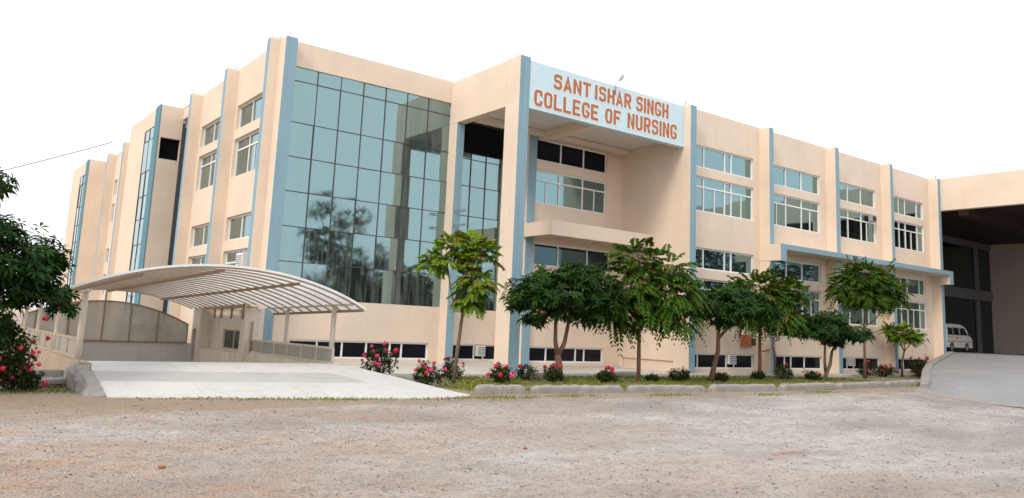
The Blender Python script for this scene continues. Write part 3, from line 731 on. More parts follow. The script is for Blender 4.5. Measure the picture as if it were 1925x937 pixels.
for a, b in zip(xs, xs[1:]): mb.beam((a, 4.49, sz_(a)), (b, 4.49, sz_(b)), .035, .04)
mb.beam((6.95, 4.49, .68), (11.8, 4.49, .68), .04, .04)
for x in (7.3, 8.2, 9.17, 9.98, 10.82, 11.78): mb.box(x-.018, x+.018, 4.47, 4.495, .66, sz_(x)+(.3 if x == 9.17 else 0))
mb.build('frame', M['rust'], SC)
# parked shed roof seen dimly through the screen
SH = empty('shed', (11.5, 9.0, .3), 'dark low shed with a grey roof behind the hazy screen', 'shed')
mb = MB(); mb.box(10.7, 11.65, 6.0, 10.5, .2, 1.25); mb.build('wall', M['grey_clad'], SH)
mb = MB(); mb.add([(10.4, 5.7, 1.2), (11.66, 5.7, 1.2), (11.66, 10.8, 1.2), (10.4, 10.8, 1.2), (11.0, 5.7, 1.45), (11.0, 10.8, 1.45)], [(0, 1, 4), (1, 2, 5, 4), (2, 3, 5), (3, 0, 4, 5), (0, 3, 2, 1)]); mb.build('roof', M['steel_grey'], SH)
# concrete ramp room
G = empty('ramp_room', (12.1, 1.5, .2), 'rust streaked concrete ramp room with a sliding window under the arched canopy', 'concrete room')
T = TL(12.3); mb = MB()
mb.wall(T, -.42, 3.5, -2, 2.02, [(.45, 2.35, .60, 1.22)], .1)
mb.box(11.9, 12.44, -.82, -.43, -2, 2.06); mb.box(11.9, 12.4, 3.5, 3.84, -2, 2.04); mb.box(11.905, 12.299, -.42, 3.49, -2, .56)
mb.box(11.93, 12.4, 3.841, 4.0, -2, 2.0); mb.box(11.93, 12.4, 4.42, 4.51, -2, 2.0); mb.box(11.93, 12.4, 4.001, 4.419, 1.16, 2.0)
mb.box(12.31, 12.41, -.42, 3.49, 1.95, 2.01)
mb.box(12.0, 12.3, -.40, 3.48, 2.03, 2.10)
mb.build('wall', M['stained'], G)
boxo('doorway', M['black'], G, 12.05, 12.09, 4.001, 4.419, -2, 1.159)
mb = MB()
for a, b, c, d in ((.45, 2.35, .60, .64), (.45, 2.35, 1.18, 1.22), (.45, .49, .64, 1.18), (2.31, 2.35, .64, 1.18), (1.38, 1.42, .64, 1.18)): mb.box(12.34, 12.375, a, b, c, d)
f_ = mb.build('window', M['steel_cream'], G)
mb = MB(); mb.quad((12.365, .45, .6), (12.365, 2.35, .6), (12.365, 2.35, 1.22), (12.365, .45, 1.22)); mb.build('pane', M['grey_glass'], f_)
mb = MB()
for y in (-.62, -.1, .6, 1.6, 2.6, 3.3): mb.box(11.86 if y in (-.62,) else 12.24, 11.9 if y in (-.62,) else 12.298, y-.03, y+.03, 1.55, 2.0)
mb.beam((11.97, -.9, 1.93), (11.97, 4.2, 1.83), .05, .06); mb.beam((11.86, -.95, 1.90), (12.45, -.95, 1.91), .05, .05); mb.tube([(12.1, -.86, .62), (12.1, -.86, 1.5)], .02, 8); mb.build('bracket', M['rust'], G)

# ------------------------------------------------------------------ fittings on the walls
def louvre_box(x, y, z, w, h, label):
    e = empty('vent_box', (x, y, z), label, 'vent', 'white louvred vents in the basement windows')
    mb = MB(); mb.box(x, x+w, y-.05, y+.06, z, z+h); mb.build('case', M['white_plastic'], e, bevel=.006)
    mb = MB()
    for k in range(4):
        zz = z+h*(.12+.22*k); mb.add([(x+.03, y-.052, zz), (x+w-.03, y-.052, zz), (x+w-.03, y-.085, zz+h*.07), (x+.03, y-.085, zz+h*.07), (x+.03, y-.052, zz+h*.14), (x+w-.03, y-.052, zz+h*.14)], [(0, 1, 2, 3), (3, 2, 5, 4)])
    mb.build('louvre', M['galv'], e)
louvre_box(20.53, -.05, .60, .37, .36, 'white louvred vent in the basement window between the two portico columns')
louvre_box(29.75, YW, .62, .42, .36, 'white louvred vent in the basement window below the orange box')
louvre_box(38.3, YW, .62, .46, .36, 'white louvred vent in the basement window behind the slender round headed tree')
a = empty('air_conditioner', (40.45, -4.05, 7.5), 'small grey air conditioner beside the third upper window of the right wing', 'air conditioner')
mb = MB(); mb.box(40.28, 40.68, -4.12, -3.93, 7.40, 7.70); mb.build('case', M['galv'], a, bevel=.01)
mb = MB(); mb.box(40.32, 40.6, -4.135, -4.122, 7.44, 7.66); mb.build('grille', M['black_plastic'], a)
a = empty('air_conditioner', (12.35, 1.3, 3.2), 'white air conditioner in the left facade window just above the canopy', 'air conditioner')
mb = MB(); mb.box(12.22, 12.6, .95, 1.55, 2.95, 3.6); mb.build('case', M['white_plastic'], a, bevel=.01)
mb = MB()
for k in range(9): mb.box(12.205, 12.22, 1.0, 1.5, 3.02+.06*k, 3.045+.06*k)
mb.build('grille', M['steel_grey'], a)
a = empty('meter_box', (30.7, -4.0, 1.5), 'rust orange box mounted on the beige wall above the vent', 'box')
mb = MB(); mb.box(30.46, 30.98, -4.08, -3.925, 1.33, 1.78); mb.build('case', M['orange'], a, bevel=.01)
mb = MB(); mb.box(31.0, 31.3, -4.05, -3.925, 1.36, 1.66); mb.build('socket_cover', M['maroon'], a, bevel=.01)
mb = MB(); mb.tube([(31.5, -4.2, 1.15), (31.7, -4.3, 1.2), (31.9, -4.45, 1.35), (31.95, -4.47, 1.7)], .03, 8); mb.tube([(31.9, -4.46, 1.35), (32.0, -4.46, 1.05), (31.98, -4.46, .35)], .03, 8)
tag(mb.build('wall_pipe', M['orange'], smooth=True), 'bent rusty pipe at the foot of the blue pilaster', 'pipe')
# power cable across the sky
c_ = []
for k in range(21):
    t = k/20; c_.append((6.51-6+(9.77-6.51+6)*t, 10, 6.63-2.6+(8.17-6.63+2.6)*t-.35*(t-t*t)*1.6))
mb = MB(); mb.tube(c_, .02, 5)
tag(mb.build('power_cable', M['steel_grey']), 'thin dark cable crossing the sky to the left facade', 'cable')

# ------------------------------------------------------------------ kerb blocks
def kerb_mesh(L_, h=.20, d=.24):
    mb = MB(); n = 8; prof = []
    for i in range(n+1):
        t = math.pi*i/n; prof.append((-math.cos(t)*d/2, .12+(h-.12)*math.sin(t)**.6))
    prof = [(-d/2, 0)]+prof+[(d/2, 0)]
    ring = []
    xs = [0, .06, .14]+list(np.linspace(.3, L_-.3, 14))+[L_-.14, L_-.06, L_]
    for x in xs:
        e = min(x, L_-x); s_ = 1-.35*max(0, 1-e/.14)**2
        jy, jz = random.uniform(-.012, .012), random.uniform(-.014, .014)
        ring.append([(x, y*s_+jy, max(0, z*s_+(jz if z > .1 else 0))) for y, z in prof])
    for a, b in zip(ring, ring[1:]):
        for k in range(len(prof)-1): mb.quad(a[k], b[k], b[k+1], a[k+1])
    m_ = len(prof); mb.add(ring[0], [tuple(range(m_))]); mb.add(ring[-1], [tuple(range(m_))[::-1]])
    return mb
kerbs = [((14.12, -9.33), (15.33, -9.5), 'short worn kerb block at the end of the garden nearest the apron'),
         ((15.53, -9.52), (18.23, -9.66), 'long kerb block in front of the forked dense tree'),
         ((18.45, -9.69), (21.05, -9.9), 'kerb block in front of the drooping feathery tree'),
         ((21.25, -9.93), (23.98, -9.97), 'kerb block in front of the leaning red trunk'),
         ((24.25, -10.0), (27.24, -9.83), 'kerb block in front of the straight thin red trunk'),
         ((27.42, -9.85), (30.9, -9.43), 'kerb block in front of the double trunked tree'),
         ((31.2, -9.35), (34.4, -9.11), 'last kerb block beside the foot of the paved ramp')]
for (a, b, lab) in kerbs:
    L_ = math.dist(a, b); o = kerb_mesh(L_).build('kerb_block', M['kerb'], smooth=True)
    o.location = (a[0], a[1], .19); o.rotation_euler = (random.uniform(-.03, .03), random.uniform(-.012, .012), math.atan2(b[1]-a[1], b[0]-a[0]))
    tag(o, lab, 'kerb', 'kerb blocks along the garden')
o = kerb_mesh(1.5, .22, .5).build('kerb_block', M['kerb'], smooth=True); o.location = (13.55, -6.3, .19); o.rotation_euler = (0, 0, -.12)
tag(o, 'pale broad kerb block lying under the rose bush by the apron', 'kerb', 'kerb blocks along the garden')
o = kerb_mesh(1.6, .16, .3).build('kerb_block', M['kerb'], smooth=True); o.location = (18.6, -5.1, .19); o.rotation_euler = (0, 0, 0.03)
tag(o, 'low grey kerb block behind the forked dense tree', 'kerb', 'kerb blocks along the garden')
o = kerb_mesh(1.7, .2, .3).build('kerb_block', M['kerb'], smooth=True); o.location = (22.0, -4.9, .19)
tag(o, 'half buried kerb block at the walkway behind the drooping tree', 'kerb', 'kerb blocks along the garden')
# left planter
P1 = MB(); P1.box(2.0, 6.62, -6.35, -6.15, .1, .48); P1.box(2.0, 6.60, -6.149, -5.9, .1, .42)
tag(P1.build('planter_wall', M['kerb'], bevel=.02), 'low cement planter wall left of the apron', 'wall')
P2 = MB(); P2.add([(5.85, -7.0, .24), (6.62, -6.85, .25), (6.68, -6.6, .26), (5.95, -6.6, .26), (5.85, -7.0, .33), (6.62, -6.85, .34), (6.68, -6.6, .35), (5.95, -6.6, .34)], [(0, 3, 2, 1), (4, 5, 6, 7), (0, 1, 5, 4), (1, 2, 6, 5), (2, 3, 7, 6), (3, 0, 4, 7)])
tag(P2.build('stone_slab', M['kerb'], bevel=.012), 'loose flat concrete slab lying beside the rose bush', 'slab')
mb = MB(); n_ = 14
for i in range(n_):
    for j in range(3):
        pass
gr = [[(6.08+.52*i/n_, -6.52+.06*j+random.uniform(-.015, .015), .27+.09*math.sin(math.pi*j/3)*(.6+.4*random.random())) for j in range(4)] for i in range(n_+1)]
for a, b in zip(gr, gr[1:]):
    for j in range(3): mb.quad(a[j], b[j], b[j+1], a[j+1])
tag(mb.build('cloth_sack', M['sack'], smooth=True), 'crumpled white sack wedged under the planter wall', 'sack')
for k, (x, y, z, lab) in enumerate(((6.80, -6.72, .64, 'short rusty bar standing at the foot of the left canopy post'), (6.86, -7.5, .54, 'short rusty bar sticking out of the apron edge kerb'))):
    mb = MB(); mb.tube([(x, y, z-.1), (x+.01, y, z+.12)], .011, 6); tag(mb.build('rebar_stub', M['rust']), lab, 'rebar')

# ------------------------------------------------------------------ van
V_ = empty('van', (54.4, -.95, 1.38), 'white minivan with an orange side stripe parked under the dark porch', 'van')
def van():
    x0 = 52.75; L_ = 3.3; yn, yf = -1.65, -.25; z0 = 1.38
    prof = [(0, .35), (.0, .9), (.06, 1.2), (.14, 1.52), (.3, 1.62), (1.0, 1.66), (2.1, 1.64), (2.42, 1.56), (2.62, 1.38), (2.92, .98), (3.2, .86), (3.29, .70), (3.3, .42), (3.22, .28), (2.95, .26)]
    # wheel arches along the lower edge
    for cx, r in ((2.55, .31), (.62, .31)):
        for k in range(9):
            t = math.pi*k/8; prof.append((cx+r*math.cos(t), .26+r*math.sin(t)))
    prof.append((.08, .26))
    bm = bmesh.new(); rings = []
    for y, ins in ((yn, .05), (yn+.07, 0), (yf-.07, 0), (yf, .05)):
        rings.append([bm.verts.new((x0+x+(ins if x < .2 else -ins if x > 3.1 else 0), y+(.10*(max(z-.95, 0)/.7)*(1 if y < -.9 else -1)), z0+z-(ins if z > 1.5 else 0))) for x, z in prof])
    for a, b in zip(rings, rings[1:]):
        for k in range(len(prof)): bm.faces.new((a[k], a[(k+1) % len(prof)], b[(k+1) % len(prof)], b[k]))
    bm.faces.new(rings[0][::-1]); bm.faces.new(rings[-1])
    bmesh.ops.recalc_face_normals(bm, faces=bm.faces)
    me = bpy.data.meshes.new('body')
    o_ = world_loc(V_); bmesh.ops.translate(bm, vec=-o_, verts=bm.verts); bm.to_mesh(me); bm.free()
    me.materials.append(M['car_white']); o = bpy.data.objects.new('body', me); COL.objects.link(o); o.parent = V_
    def ys(z): return yn-.006+.10*(max(z-.95, 0)/.7)
    for nm, pts in (('side_window', [(.16, 1.0), (.78, 1.0), (.78, 1.42), (.24, 1.42)]), ('side_window', [(.86, 1.0), (1.62, 1.0), (1.62, 1.43), (.86, 1.43)]), ('side_window', [(1.74, 1.0), (2.62, 1.0), (2.36, 1.42), (1.74, 1.42)])):
        mb = MB(); mb.add([(x0+x, ys(z), z0+z) for x, z in pts]+[(x0+x, ys(z)+.02, z0+z) for x, z in pts], [(0, 1, 2, 3), (0, 4, 5, 1), (1, 5, 6, 2), (2, 6, 7, 3), (3, 7, 4, 0)]); mb.build(nm, M['dark_glass'], V_)
    mb = MB(); mb.quad((x0+2.955, -1.5, z0+1.0), (x0+2.955, -.4, z0+1.0), (x0+2.60, -.45, z0+1.44), (x0+2.60, -1.45, z0+1.44)); mb.build('windscreen', M['dark_glass'], V_)
    mb = MB(); mb.box(x0+.02, x0+3.2, yn-.012, yn+.01, z0+.60, z0+.65); mb.build('side_stripe', M['stripe'], V_)
    mb = MB(); mb.box(x0+1.2, x0+1.28, yn-.012, yn+.01, z0+.76, z0+.90); mb.box(x0+1.16, x0+1.32, yn-.0125, yn+.01, z0+.80, z0+.86); mb.build('side_emblem', M['red'], V_)
    mb = MB(); mb.box(x0+.1, x0+.75, yn-.01, yn+.01, z0+.86, z0+.89); mb.box(x0+.82, x0+.83, yn-.008, yn+.01, z0+.3, z0+1.48); mb.box(x0+1.68, x0+1.69, yn-.008, yn+.01, z0+.3, z0+1.48); mb.build('door_seam', M['steel_grey'], V_)
    mb = MB(); mb.box(x0+3.16, x0+3.36, yn+.02, yf-.02, z0+.28, z0+.46); mb.build('bumper', M['car_white'], V_, bevel=.03)
    for y in (yn+.18, yf-.18):
        mb = MB(); mb.tube([(x0+3.22, y, z0+.66), (x0+3.315, y, z0+.66)], .095, 14); mb.build('headlight', M['rim'], V_)
    mb = MB(); mb.box(x0+2.62, x0+2.72, yn-.13, yn-.02, z0+1.0, z0+1.14); mb.build('mirror', M['black_plastic'], V_, bevel=.02)
    for cx in (.62, 2.55):
        for ya, yb in ((yn+.02, yn+.2), (yf-.2, yf-.02)):
            mb = MB(); mb.tube([(x0+cx, ya, z0+.265), (x0+cx, yb, z0+.265)], .265, 20); wv = mb.build('wheel', M['tyre'], V_, bevel=.02)
            yo = ya-.008 if ya < -.9 else yb+.008
            mb = MB(); mb.tube([(x0+cx, yo, z0+.265), (x0+cx, (ya+yb)/2, z0+.265)], .155, 16); mb.build('rim', M['rim'], wv)
van()

# ------------------------------------------------------------------ plants
def leaf_object(name, verts, faces, tint, mat, parent):
    me = bpy.data.meshes.new(name); off = np.array(world_loc(parent)) if parent else np.zeros(3)
    V = (np.asarray(verts)-off).astype(np.float32); Fc = np.asarray(faces, dtype=np.int32)
    me.vertices.add(len(V)); me.vertices.foreach_set('co', V.ravel())
    k = Fc.shape[1]
    me.loops.add(Fc.size); me.loops.foreach_set('vertex_index', Fc.ravel())
    me.polygons.add(len(Fc)); me.polygons.foreach_set('loop_start', np.arange(0, Fc.size, k, dtype=np.int32)); me.polygons.foreach_set('loop_total', np.full(len(Fc), k, dtype=np.int32))
    me.update(calc_edges=True)
    at = me.attributes.new('tint', 'FLOAT', 'FACE'); at.data.foreach_set('value', np.asarray(tint, dtype=np.float32))
    me.materials.append(mat); o = bpy.data.objects.new(name, me); COL.objects.link(o)
    if parent: o.parent = parent
    return o
def unit(v): return v/(np.linalg.norm(v, axis=-1, keepdims=True)+1e-9)
def leaves(base, direc, up, L, W, fold=.25, droop=.25):
    """arrays of leaves: 6 verts, 4 tris each"""
    side = unit(np.cross(direc, up)); nrm = np.cross(side, direc)
    L = L[:, None]; W = W[:, None]
    mid = base+direc*L*.5-np.array([0, 0, 1.])*L*droop*.18
    tip = base+direc*L*.97-np.array([0, 0, 1.])*L*droop*.6
    a = mid+side*W*.5+nrm*W*fold; b = mid-side*W*.5+nrm*W*fold
    V = np.stack([base, a, mid, b, tip], 1).reshape(-1, 3)
    n = len(base); o = np.arange(n)[:, None]*5
    Fc = np.concatenate([o+np.array([[0, 1, 2]]), o+np.array([[0, 2, 3]]), o+np.array([[2, 1, 4]]), o+np.array([[3, 2, 4]])], 1).reshape(-1, 3)
    return V, Fc
def lobe_points(lobes, n, flat=True):
    out, ctr = [], []
    w = np.array([l[3]*l[4]*l[5] for l in lobes])**.67; cnt = RNG.multinomial(n, w/w.sum())
    for l, c in zip(lobes, cnt):
        d = unit(RNG.normal(size=(c, 3))); r = RNG.uniform(.3, 1.12, (c, 1))**.5
        wob = 1+.30*np.sin(d[:, :1]*5+l[0]*3)*np.cos(d[:, 1:2]*4+l[2]*5)
        q = d*r*wob*np.array(l[3:6])
        if flat: q[:, 2] = np.where(q[:, 2] < 0, q[:, 2]*.75, q[:, 2])
        out.append(q+np.array(l[:3])); ctr.append(d)
    return np.concatenate(out), np.concatenate(ctr)
def whorled(lobes, n, L=.2, nl=8, tintshift=0):
    P_, D = lobe_points(lobes, n)
    out = []
    ax = unit(D*np.array([.7, .7, .4])+np.array([0, 0, .75])+RNG.normal(size=D.shape)*.25)
    base, di, up, tint = [], [], [], []
    for k in range(nl):
        ang = 2*math.pi*k/nl+RNG.uniform(0, .8, (len(P_), 1))
        t1 = unit(np.cross(ax, np.array([[.3, .9, .1]]))); t2 = np.cross(ax, t1)
        r = t1*np.cos(ang)+t2*np.sin(ang)
        d = unit(r+ax*RNG.uniform(-.15, .55, (len(P_), 1)))
        base.append(P_+d*.01); di.append(d); up.append(ax)
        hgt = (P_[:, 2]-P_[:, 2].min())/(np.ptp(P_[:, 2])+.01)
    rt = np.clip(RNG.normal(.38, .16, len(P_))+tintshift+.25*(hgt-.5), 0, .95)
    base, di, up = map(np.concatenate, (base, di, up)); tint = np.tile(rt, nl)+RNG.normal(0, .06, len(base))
    n_ = len(base); Ls = RNG.uniform(.45, 1.25, n_)*L
    V, Fc = leaves(base, di, up, Ls, Ls*.31, .2, .35)
    return V, Fc, np.repeat(np.clip(tint, 0, 1), 4), P_
def feathery(lobes, n, L=.5, pairs=8, droop=1.0, redtip=.12, tintshift=0, lw=.10):
    P_, D = lobe_points(lobes, n)
    out = []; base, di, up, tint, Ls = [], [], [], [], []
    hd = unit(D*np.array([1, 1, .35])+RNG.normal(size=D.shape)*.35+np.array([0, 0, .25]))
    side = unit(np.cross(hd, np.array([[0, 0, 1.]])))
    rt = np.clip(RNG.normal(.42, .15, len(P_))+tintshift, 0, .9)
    red = RNG.random(len(P_)) < redtip
    LL = L*RNG.uniform(.65, 1.2, len(P_))[:, None]
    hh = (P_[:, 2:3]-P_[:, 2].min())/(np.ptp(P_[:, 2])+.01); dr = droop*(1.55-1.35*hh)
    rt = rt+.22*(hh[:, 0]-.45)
    for k in range(1, pairs+1):
        t = k/pairs
        pt = P_+hd*LL*t-np.array([0, 0, 1.])*LL*dr*.55*t*t
        tan = unit(hd-np.array([0, 0, 1.])*dr*1.1*t)
        for s_ in (-1, 1):
            d = unit(side*s_+tan*.55-np.array([0, 0, 1.])*.35+RNG.normal(size=P_.shape)*.12)
            base.append(pt); di.append(d); up.append(unit(np.cross(d, tan)*s_+np.array([0, 0, .01])))
            tint.append(np.where(red & (t > .45), RNG.uniform(.88, 1, len(P_)), rt+RNG.normal(0, .06, len(P_))+.10*t))
            Ls.append(lw*RNG.uniform(.8, 1.2, len(P_))*math.sin(math.pi*(.15+.75*t))**.5*1.1)
    base, di, up, tint, Ls = map(np.concatenate, (base, di, up, tint, Ls))
    V, Fc = leaves(base, di, up, Ls*1.25, Ls*.60, .12, .3)
    return V, Fc, np.repeat(np.clip(tint, 0, 1), 4), P_
def tree(name, label, base, trunk, rad, lobes, kind, n, L, mat, bark, group=None, tintshift=0, redtip=.12, droop=1.0, forks=(), twig=.010, cat='tree', nl=8, pairs=8, lw=.10):
    t = empty(name, base, label, cat, group)
    mb = MB(); mb.tube(trunk, rad, 10)
    for pts, r in forks: mb.tube(pts, r, 8)
    n = int(n*1.55); droop = droop*1.0
    V, Fc, ti, P_ = (whorled(lobes, n, L, nl, tintshift) if kind == 'w' else feathery(lobes, n, L, pairs, droop, redtip, tintshift, lw))
    starts = [Vector(trunk[-1])]+[Vector(f[0][-1]) for f in forks]
    for l in lobes:   # limbs into each lobe, twigs to a share of the leaf clusters
        c = Vector(l[:3]); s0 = min(starts, key=lambda q: (q-c).length)
        mid = s0.lerp(c, .5)+Vector((random.uniform(-.1, .1), random.uniform(-.1, .1), .10))
        mb.tube([s0, mid, c], [rad[-1]*.8, rad[-1]*.55, twig*1.3], 6, False)
        idx = [i for i in range(len(P_)) if (Vector(P_[i])-c).length < max(l[3:6])*1.15]
        random.shuffle(idx)
        for i in idx[:26]:
            q = Vector(P_[i]); s1 = mid.lerp(c, random.uniform(.2, 1))
            mb.tube([s1, s1.lerp(q, .5)+Vector((0, 0, -.03)), q], [twig, twig*.8, twig*.4], 4, False)
    mb.build('trunk', bark, t, smooth=True)
    leaf_object('crown', V, Fc, ti, mat, t)
    return t
# garden trees, left to right
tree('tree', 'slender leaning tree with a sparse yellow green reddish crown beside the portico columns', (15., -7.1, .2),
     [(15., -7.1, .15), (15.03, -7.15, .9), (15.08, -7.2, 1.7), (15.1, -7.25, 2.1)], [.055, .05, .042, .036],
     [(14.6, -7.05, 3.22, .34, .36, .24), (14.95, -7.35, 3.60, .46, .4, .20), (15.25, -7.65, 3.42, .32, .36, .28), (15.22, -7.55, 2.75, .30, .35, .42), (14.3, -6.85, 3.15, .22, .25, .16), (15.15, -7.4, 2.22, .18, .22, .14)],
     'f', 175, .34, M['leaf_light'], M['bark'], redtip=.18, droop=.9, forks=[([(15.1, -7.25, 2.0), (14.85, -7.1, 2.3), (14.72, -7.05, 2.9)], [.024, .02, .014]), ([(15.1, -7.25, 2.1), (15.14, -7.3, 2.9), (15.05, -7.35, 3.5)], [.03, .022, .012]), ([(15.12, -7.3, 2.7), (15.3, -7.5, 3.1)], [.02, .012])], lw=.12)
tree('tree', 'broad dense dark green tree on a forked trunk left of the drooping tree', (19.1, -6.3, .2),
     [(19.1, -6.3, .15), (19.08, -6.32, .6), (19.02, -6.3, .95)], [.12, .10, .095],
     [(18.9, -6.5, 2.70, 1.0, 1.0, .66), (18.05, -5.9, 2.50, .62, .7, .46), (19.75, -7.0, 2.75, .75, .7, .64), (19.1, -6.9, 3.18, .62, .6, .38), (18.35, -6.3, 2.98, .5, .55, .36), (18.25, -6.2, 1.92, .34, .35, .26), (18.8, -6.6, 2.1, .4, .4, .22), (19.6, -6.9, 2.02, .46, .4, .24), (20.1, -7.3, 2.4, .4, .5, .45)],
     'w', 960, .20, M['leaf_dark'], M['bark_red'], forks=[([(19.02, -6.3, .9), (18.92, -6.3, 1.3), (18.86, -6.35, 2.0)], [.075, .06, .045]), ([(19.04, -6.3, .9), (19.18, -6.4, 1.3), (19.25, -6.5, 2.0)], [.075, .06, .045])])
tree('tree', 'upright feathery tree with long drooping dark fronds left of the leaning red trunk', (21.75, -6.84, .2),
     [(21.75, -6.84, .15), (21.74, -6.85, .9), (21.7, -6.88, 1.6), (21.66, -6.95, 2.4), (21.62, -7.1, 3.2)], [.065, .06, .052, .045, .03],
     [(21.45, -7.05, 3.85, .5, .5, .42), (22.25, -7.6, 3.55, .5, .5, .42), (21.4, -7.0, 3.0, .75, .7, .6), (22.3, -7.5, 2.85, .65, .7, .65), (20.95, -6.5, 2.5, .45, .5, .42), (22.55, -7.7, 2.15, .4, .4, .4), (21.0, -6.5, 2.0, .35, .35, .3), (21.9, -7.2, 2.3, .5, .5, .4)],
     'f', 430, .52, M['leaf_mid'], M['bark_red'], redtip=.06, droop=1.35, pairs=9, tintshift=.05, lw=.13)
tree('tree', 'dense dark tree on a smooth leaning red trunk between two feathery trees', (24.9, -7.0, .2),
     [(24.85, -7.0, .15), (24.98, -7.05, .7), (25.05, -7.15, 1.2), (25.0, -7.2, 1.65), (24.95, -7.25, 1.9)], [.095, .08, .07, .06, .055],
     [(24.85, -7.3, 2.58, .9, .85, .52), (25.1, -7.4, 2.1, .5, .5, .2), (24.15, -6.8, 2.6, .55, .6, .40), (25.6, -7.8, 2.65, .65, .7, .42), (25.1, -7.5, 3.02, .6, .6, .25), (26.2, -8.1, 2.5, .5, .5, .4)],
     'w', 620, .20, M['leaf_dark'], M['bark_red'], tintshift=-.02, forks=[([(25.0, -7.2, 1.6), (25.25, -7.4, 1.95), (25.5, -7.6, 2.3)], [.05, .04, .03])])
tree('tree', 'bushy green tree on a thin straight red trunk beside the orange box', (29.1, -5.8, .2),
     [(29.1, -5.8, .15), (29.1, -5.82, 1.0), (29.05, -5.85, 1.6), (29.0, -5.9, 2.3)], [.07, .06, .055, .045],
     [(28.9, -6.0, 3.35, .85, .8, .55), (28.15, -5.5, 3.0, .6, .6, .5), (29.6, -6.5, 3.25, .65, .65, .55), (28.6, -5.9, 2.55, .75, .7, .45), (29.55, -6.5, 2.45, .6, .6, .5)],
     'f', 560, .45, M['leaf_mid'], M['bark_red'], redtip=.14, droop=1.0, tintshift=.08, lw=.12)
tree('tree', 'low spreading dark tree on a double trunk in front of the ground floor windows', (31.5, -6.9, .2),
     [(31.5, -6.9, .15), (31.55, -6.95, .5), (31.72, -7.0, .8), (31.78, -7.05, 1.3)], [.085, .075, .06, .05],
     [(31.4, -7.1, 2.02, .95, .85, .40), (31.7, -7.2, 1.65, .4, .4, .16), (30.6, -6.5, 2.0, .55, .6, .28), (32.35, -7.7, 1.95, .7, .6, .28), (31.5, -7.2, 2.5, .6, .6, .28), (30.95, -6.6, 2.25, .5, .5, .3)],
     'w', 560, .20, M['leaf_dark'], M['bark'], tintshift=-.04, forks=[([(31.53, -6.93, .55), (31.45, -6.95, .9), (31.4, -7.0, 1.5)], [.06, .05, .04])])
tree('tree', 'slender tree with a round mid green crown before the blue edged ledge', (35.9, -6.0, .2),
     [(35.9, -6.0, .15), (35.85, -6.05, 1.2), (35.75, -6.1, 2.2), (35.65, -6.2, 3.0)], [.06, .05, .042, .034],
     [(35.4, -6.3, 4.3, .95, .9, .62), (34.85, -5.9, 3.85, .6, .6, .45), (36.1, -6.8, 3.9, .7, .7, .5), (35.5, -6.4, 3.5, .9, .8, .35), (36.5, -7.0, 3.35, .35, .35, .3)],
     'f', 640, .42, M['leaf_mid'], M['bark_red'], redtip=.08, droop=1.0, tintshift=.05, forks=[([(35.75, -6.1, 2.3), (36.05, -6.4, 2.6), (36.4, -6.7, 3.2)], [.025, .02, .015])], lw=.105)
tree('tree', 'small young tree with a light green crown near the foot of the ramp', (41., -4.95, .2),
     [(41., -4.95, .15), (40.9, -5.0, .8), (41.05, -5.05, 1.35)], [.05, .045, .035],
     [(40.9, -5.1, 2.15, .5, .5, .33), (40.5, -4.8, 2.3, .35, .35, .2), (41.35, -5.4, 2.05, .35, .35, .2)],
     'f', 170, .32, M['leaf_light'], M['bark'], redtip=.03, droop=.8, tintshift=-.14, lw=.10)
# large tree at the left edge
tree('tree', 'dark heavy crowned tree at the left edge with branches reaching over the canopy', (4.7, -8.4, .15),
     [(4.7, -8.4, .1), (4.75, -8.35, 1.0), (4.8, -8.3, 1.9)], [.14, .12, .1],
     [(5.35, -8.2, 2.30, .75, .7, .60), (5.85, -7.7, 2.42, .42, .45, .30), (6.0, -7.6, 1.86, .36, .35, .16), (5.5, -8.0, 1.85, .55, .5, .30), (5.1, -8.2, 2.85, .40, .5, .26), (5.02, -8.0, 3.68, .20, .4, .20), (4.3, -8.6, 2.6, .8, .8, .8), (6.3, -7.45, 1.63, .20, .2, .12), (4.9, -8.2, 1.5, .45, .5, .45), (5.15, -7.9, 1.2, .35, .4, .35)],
     'w', 1150, .17, M['leaf_dark'], M['bark'], tintshift=-.04, forks=[([(4.8, -8.3, 1.8), (5.2, -8.1, 2.1), (5.7, -7.8, 2.2)], [.06, .04, .03]), ([(4.8, -8.3, 1.8), (4.9, -8.2, 2.6), (5.0, -8.05, 3.5)], [.05, .035, .02])])
